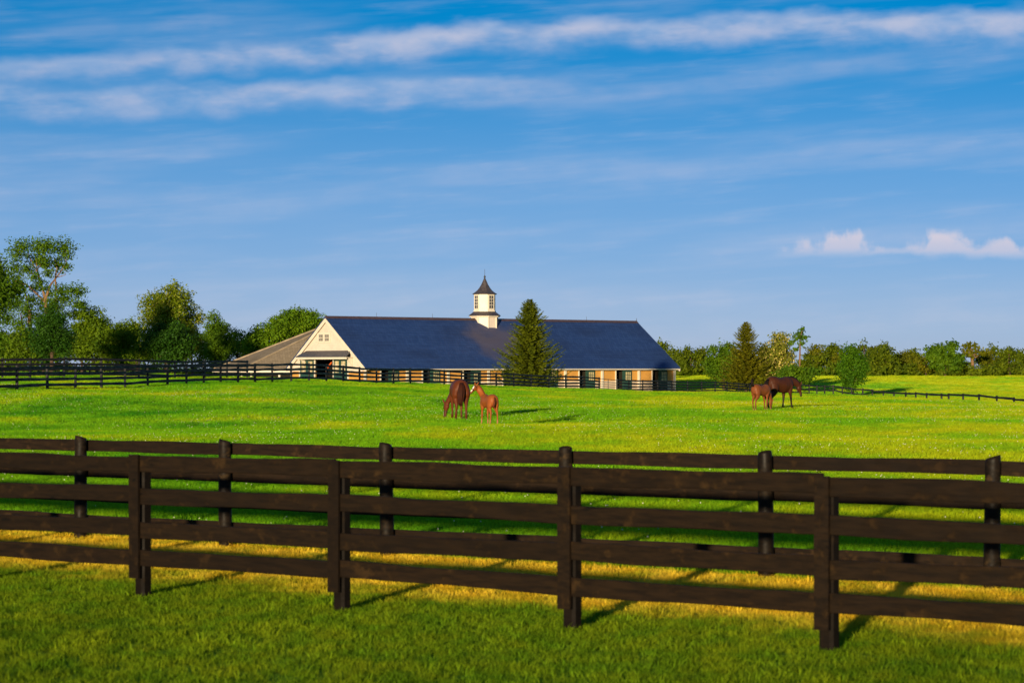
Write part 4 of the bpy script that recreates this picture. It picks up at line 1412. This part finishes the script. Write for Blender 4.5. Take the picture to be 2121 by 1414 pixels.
    for i, q in enumerate(neck):
        c = Vector(q[:3]); tg = (npts[min(i + 1, len(npts) - 1)] - npts[max(i - 1, 0)]).normalized()
        la = Vector(nl[i]); la = (la - tg * la.dot(tg)).normalized(); bb = tg.cross(la)
        if bb.z < 0 and abs(bb.z) > .15: bb = -bb
        elif abs(bb.z) <= .15 and bb.x < 0: bb = -bb
        crest.append((c + bb * (q[4] * .98), la, bb))
    if len(crest) > 2:
        loft(mane, [(c, la, bb, .030 * (1 if not foal else .7), (.055 if not foal else .035) * (1.0 if 0 < i < len(crest) - 1 else .5)) for i, (c, la, bb) in enumerate(crest)], 8)
        mo = mane.build('mane', hm, b); smooth(mo.data)
    tl = MB(); tp = tail['pts']; trd = tail['r']
    trn = random.Random(len(label)); q_ = len(tp) - 1
    path_loft(tl, tp[:3], [(r * .55, r * .5) for r in trd[:3]], (0, 1, 0), 8, 3)
    for j in range(22):
        ox, oy = trn.gauss(0, .45), trn.gauss(0, .55); cut = trn.uniform(.80, 1.06)
        pp = []
        for i, c_ in enumerate(tp):
            c_ = Vector(c_); w_ = trd[i] if i < q_ else trd[i - 1] * .55
            if i == q_: c_ = Vector(tp[q_ - 1]).lerp(c_, cut)
            pp.append(c_ + Vector((ox * w_ * .8, oy * w_, 0)))
        path_loft(tl, pp, [(trd[i] * .30 if 0 < i < q_ else (.008 if i == q_ else trd[0] * .4),) * 2 for i in range(q_ + 1)], (0, 1, 0), 6, 2)
    to = tl.build('tail', hm, root); smooth(to.data)
    if halter:
        hm2 = MB()
        for t0 in (.22, .60):
            cc = p0 + hd * (t0 * k); a_ = .104 if t0 < .4 else .074; b_ = .138 if t0 < .4 else .094
            loft(hm2, [(cc + hd * dz, hl, hf, a_ * fs, b_ * fs) for dz in (-.014, .014)], 12)
        hm2.build('halter', M['halter'], b)
    return root


BAY = (.045, .015, .006, 1.0)
# chestnut mare, seen from behind, grazing
horse('dark chestnut mare seen from behind, grazing with her head at the ground', 'mare', 950, 100, 100, (.092, .023, .0065), scale=1.06, girth=1.10,
      neck=[(.50, 0, 1.25, .17, .27), (.76, .05, 1.12, .13, .215), (.98, .15, .88, .10, .17), (1.08, .27, .62, .082, .13)],
      head=((1.09, .28, .64), (1.02, .36, .06), (-.35, 1, 0), -1), legs={'hl': (.10, .02), 'hr': (-.10, 0), 'fl': (.05, .02), 'fr': (-.12, -.02)},
      tail={'pts': [(-.80, 0, 1.43), (-.92, .01, 1.30), (-.97, .03, 1.05), (-.96, .05, .80), (-.94, .06, .55)], 'r': [.05, .075, .10, .085, .02]}, dark=(.070, .017, .005, .55), hair=(.040, .010, .004), halter=True)
# her foal, looking round to the left
horse('bright chestnut foal with a white blaze, standing beside the grazing mare', 'foal', 1012, 89, 114, (.235, .064, .013), scale=1.06,
      neck=[(.36, 0, .93, .095, .16), (.49, .05, 1.10, .078, .125), (.555, .135, 1.26, .062, .10), (.57, .215, 1.37, .055, .082)],
      neck_lat=[(0, 1, 0), (-.3, 1, 0), (-.9, .5, 0), (-1, .15, 0)],
      head=((.57, .215, 1.39), (.45, .50, 1.12), (-.85, -.45, 0), -1), foal=True, legs={'hl': (.06, .02), 'hr': (-.10, .0), 'fl': (.05, .02), 'fr': (-.06, 0)},
      tail={'pts': [(-.52, 0, 1.00), (-.60, .01, .90), (-.63, .05, .76), (-.62, .09, .62)], 'r': [.028, .038, .045, .012]}, sock=(.30, .13, .06, .24), blaze=True, hair=(.11, .030, .008), halter=True)
# bay mare standing on the right, head half lowered
horse('dark bay mare standing side-on with lowered head, right of the barn', 'mare', 1616, 121, 40, (.050, .015, .006), scale=1.05, girth=1.06,
      neck=[(.52, 0, 1.27, .16, .27), (.80, -.02, 1.30, .125, .225), (1.02, -.05, 1.25, .10, .175), (1.19, -.08, 1.14, .082, .135)],
      head=((1.20, -.08, 1.15), (1.32, -.12, .60), (-.05, 1, 0), -1), legs={'hl': (.08, 0), 'hr': (-.12, 0), 'fl': (-.16, .02), 'fr': (.14, -.02)},
      tail={'pts': [(-.80, 0, 1.43), (-.93, 0, 1.28), (-.97, .02, 1.0), (-.95, .03, .72), (-.93, .03, .50)], 'r': [.05, .075, .095, .08, .02]}, dark=(.016, .008, .005, .95), hair=(.008, .005, .004))
# her foal, tail raised, nosing the grass
horse('bay foal with raised tail, grazing in front of the standing mare', 'foal', 1577, 117.5, 48, (.165, .050, .014), scale=1.18,
      neck=[(.38, 0, .88, .09, .155), (.53, 0, .74, .072, .118), (.62, 0, .56, .058, .095), (.67, 0, .40, .05, .078)],
      head=((.675, 0, .41), (.64, .0, .03), (0, 1, 0), -1), foal=True, legs={'hl': (.04, 0), 'hr': (-.08, 0), 'fl': (.10, .04), 'fr': (-.12, -.03)},
      tail={'pts': [(-.52, 0, 1.00), (-.60, 0, 1.05), (-.63, 0, 1.18), (-.60, 0, 1.34)], 'r': [.03, .045, .05, .025]}, dark=(.06, .022, .010, .45), sock=(.28, .13, .06, .13), hair=(.010, .006, .005))

# ------------------------------------------------------------------ grass
def tuft(name, blades, h, spread, w, m, seed, lean=.35):
    rnd = random.Random(seed); v, f = [], []
    for i in range(blades):
        a = rnd.uniform(0, 6.2832); r = spread * math.sqrt(rnd.random())
        bx, by = r * math.cos(a), r * math.sin(a)
        d = rnd.uniform(0, 6.2832); hh = h * rnd.uniform(.55, 1.15); ln = hh * rnd.uniform(.1, lean * 2)
        fa = rnd.uniform(0, 3.14); wx, wy = w * .5 * math.cos(fa), w * .5 * math.sin(fa)
        mx, my = bx + math.cos(d) * ln * .35, by + math.sin(d) * ln * .35
        ex, ey = bx + math.cos(d) * ln, by + math.sin(d) * ln
        k = len(v)
        v += [(bx - wx, by - wy, -.01), (bx + wx, by + wy, -.01), (mx + wx * .8, my + wy * .8, hh * .55), (mx - wx * .8, my - wy * .8, hh * .55), (ex, ey, hh)]
        f += [(k, k + 1, k + 2, k + 3), (k + 3, k + 2, k + 4)]
    me = bpy.data.meshes.new(name); me.from_pydata(v, [], f); me.update(); me.materials.append(m)
    return bpy.data.objects.new(name, me)


def scatter(name, label, cat, pts, scl, protos):
    """one object: the tuft shapes set on every point by a geometry-node instancer"""
    me = bpy.data.meshes.new(name)
    N = len(pts)
    me.vertices.add(N)
    me.vertices.foreach_set('co', pts.astype(np.float32).reshape(-1))
    a = me.attributes.new('rot', 'FLOAT_VECTOR', 'POINT')
    rot = np.zeros((N, 3)); rot[:, 2] = RNG.uniform(0, 6.2832, N); rot[:, :2] = RNG.normal(0, .08, (N, 2))
    a.data.foreach_set('vector', rot.astype(np.float32).reshape(-1))
    b = me.attributes.new('scl', 'FLOAT_VECTOR', 'POINT')
    if scl.ndim == 1: scl = np.stack([scl] * 3, 1)
    b.data.foreach_set('vector', scl.astype(np.float32).reshape(-1))
    me.update()
    o = link(name, me)
    col = bpy.data.collections.new(name + '_shapes')
    for p in protos: col.objects.link(p)
    ng = bpy.data.node_groups.new(name + '_nodes', 'GeometryNodeTree')
    ng.interface.new_socket('Geometry', in_out='INPUT', socket_type='NodeSocketGeometry')
    ng.interface.new_socket('Geometry', in_out='OUTPUT', socket_type='NodeSocketGeometry')
    gi = ng.nodes.new('NodeGroupInput'); go = ng.nodes.new('NodeGroupOutput')
    ip = ng.nodes.new('GeometryNodeInstanceOnPoints')
    ci = ng.nodes.new('GeometryNodeCollectionInfo'); ci.inputs['Collection'].default_value = col
    ci.inputs['Separate Children'].default_value = True; ci.inputs['Reset Children'].default_value = True
    ra = ng.nodes.new('GeometryNodeInputNamedAttribute'); ra.data_type = 'FLOAT_VECTOR'; ra.inputs['Name'].default_value = 'rot'
    sa = ng.nodes.new('GeometryNodeInputNamedAttribute'); sa.data_type = 'FLOAT_VECTOR'; sa.inputs['Name'].default_value = 'scl'
    er = ng.nodes.new('FunctionNodeEulerToRotation')
    ng.links.new(gi.outputs[0], ip.inputs['Points']); ng.links.new(ci.outputs[0], ip.inputs['Instance'])
    ip.inputs['Pick Instance'].default_value = True
    ng.links.new(ra.outputs[0], er.inputs[0]); ng.links.new(er.outputs[0], ip.inputs['Rotation']); ng.links.new(sa.outputs[0], ip.inputs['Scale'])
    ng.links.new(ip.outputs[0], go.inputs[0])
    md = o.modifiers.new('scatter', 'NODES'); md.node_group = ng
    tag(o, label, cat, kind='stuff')
    return o


BL_M = blade_mat()


def fan_points(N, y0, y1, spread=.25, power=1.0):
    """points spread evenly over a wedge of ground in front of the camera"""
    y = np.sqrt(RNG.uniform(y0 ** 2, y1 ** 2, N)) if power == 1.0 else y0 * (y1 / y0) ** RNG.uniform(0, 1, N)
    x = RNG.uniform(-1, 1, N) * (y * spread + 1.5)
    return x, y


def with_ground(x, y):
    return np.stack([x, y, ground_z(x, y)], 1)


def make_grass():
    # mown lane
    x, y = fan_points(150000, 12.5, 40.0, .33)
    s = x * NRM.x + y * NRM.y
    k = s < 22.0
    x, y = x[k], y[k]
    ex, ey, es = [], [], []
    for fx, fy in POSTS:
        m_ = 26
        ex.append(fx + RNG.normal(0, .10, m_)); ey.append(fy + RNG.normal(0, .10, m_)); es.append(RNG.uniform(.6, 1.2, m_))
    m_ = 4200
    t_ = RNG.uniform(-6, 10, m_); o_ = RNG.normal(.42, .12, m_)
    ex.append(-3.55 + t_ * 2.075 + o_ * NRM.x); ey.append(30.0 - t_ * 1.516 + o_ * NRM.y); es.append(RNG.uniform(1.0, 2.1, m_))
    ex, ey, es = np.concatenate(ex), np.concatenate(ey), np.concatenate(es)
    x, y = np.concatenate([x, ex]), np.concatenate([y, ey]); v0 = RNG.uniform(.65, 1.25, len(x) - len(ex)); v0 = np.where(RNG.uniform(0, 1, len(v0)) < .05, v0 * 1.6, v0)
    vs = np.concatenate([v0, es])
    protos = [tuft('lawn_tuft', 16, .045, .055, .0042, BL_M, 300 + i, .55) for i in range(4)]
    scatter('lawn_grass', 'short mown grass of the lane around the nearest fence', 'grass', with_ground(x, y), vs, protos)
    # long pasture grass, near to far
    P, S = [], []
    for (n_, y0, y1, sc) in ((62000, 24, 50, 1.0), (62000, 50, 90, 1.45), (72000, 90, 170, 2.2), (72000, 170, 330, 3.2), (50000, 330, 520, 4.6)):
        x, y = fan_points(n_, y0, y1, .30)
        s = x * NRM.x + y * NRM.y
        k = s > 21.95
        x, y = x[k], y[k]
        # none under the buildings
        rx, ry = x - P0.x, y - P0.y
        a = rx * AX.x + ry * AX.y; g = rx * GX.x + ry * GX.y
        k = ~((a > -1) & (a < BL + 1) & (g > -.5) & (g < 2 * BW + 1)) & ~(np.hypot(a - 24.0, g - 39.0) < 19)
        x, y = x[k], y[k]
        P.append(with_ground(x, y)); v = RNG.uniform(.65, 1.25, len(x)); hs = 1 + (sc - 1) * .12
        S.append(np.stack([sc * v, sc * v, hs * v], 1))
    protos = [tuft('pasture_tuft', 22, .085, .11, .0060, BL_M, 320 + i, .45) for i in range(5)]
    scatter('pasture_grass', 'long bright green pasture grass behind the fences', 'grass', np.concatenate(P), np.concatenate(S), protos)
    # white clover heads
    x, y = fan_points(12000, 27, 150, .235)
    s = x * NRM.x + y * NRM.y
    w = .5 + .5 * np.sin(x * .35 + np.sin(y * .11) * 2) * np.sin(y * .16 + x * .08)
    k = (s > 23) & (RNG.uniform(0, 1, len(x)) < w ** 1.5)
    x, y = x[k], y[k]
    cm = paint('clover_blossom', (.62, .58, .44), .8, .1, 30, .1)
    me = MB().lathe([(.003, .085), (.010, .088), (.014, .097), (.010, .107), (.002, .111)], 6).mesh('clover_head', cm)
    po = bpy.data.objects.new('clover_head', me)
    scatter('clover_blossoms', 'tiny white clover heads dotted through the pasture', 'clover', with_ground(x, y), RNG.uniform(.55, .85, len(x)) * (1 + y / 900), [po])


make_grass()
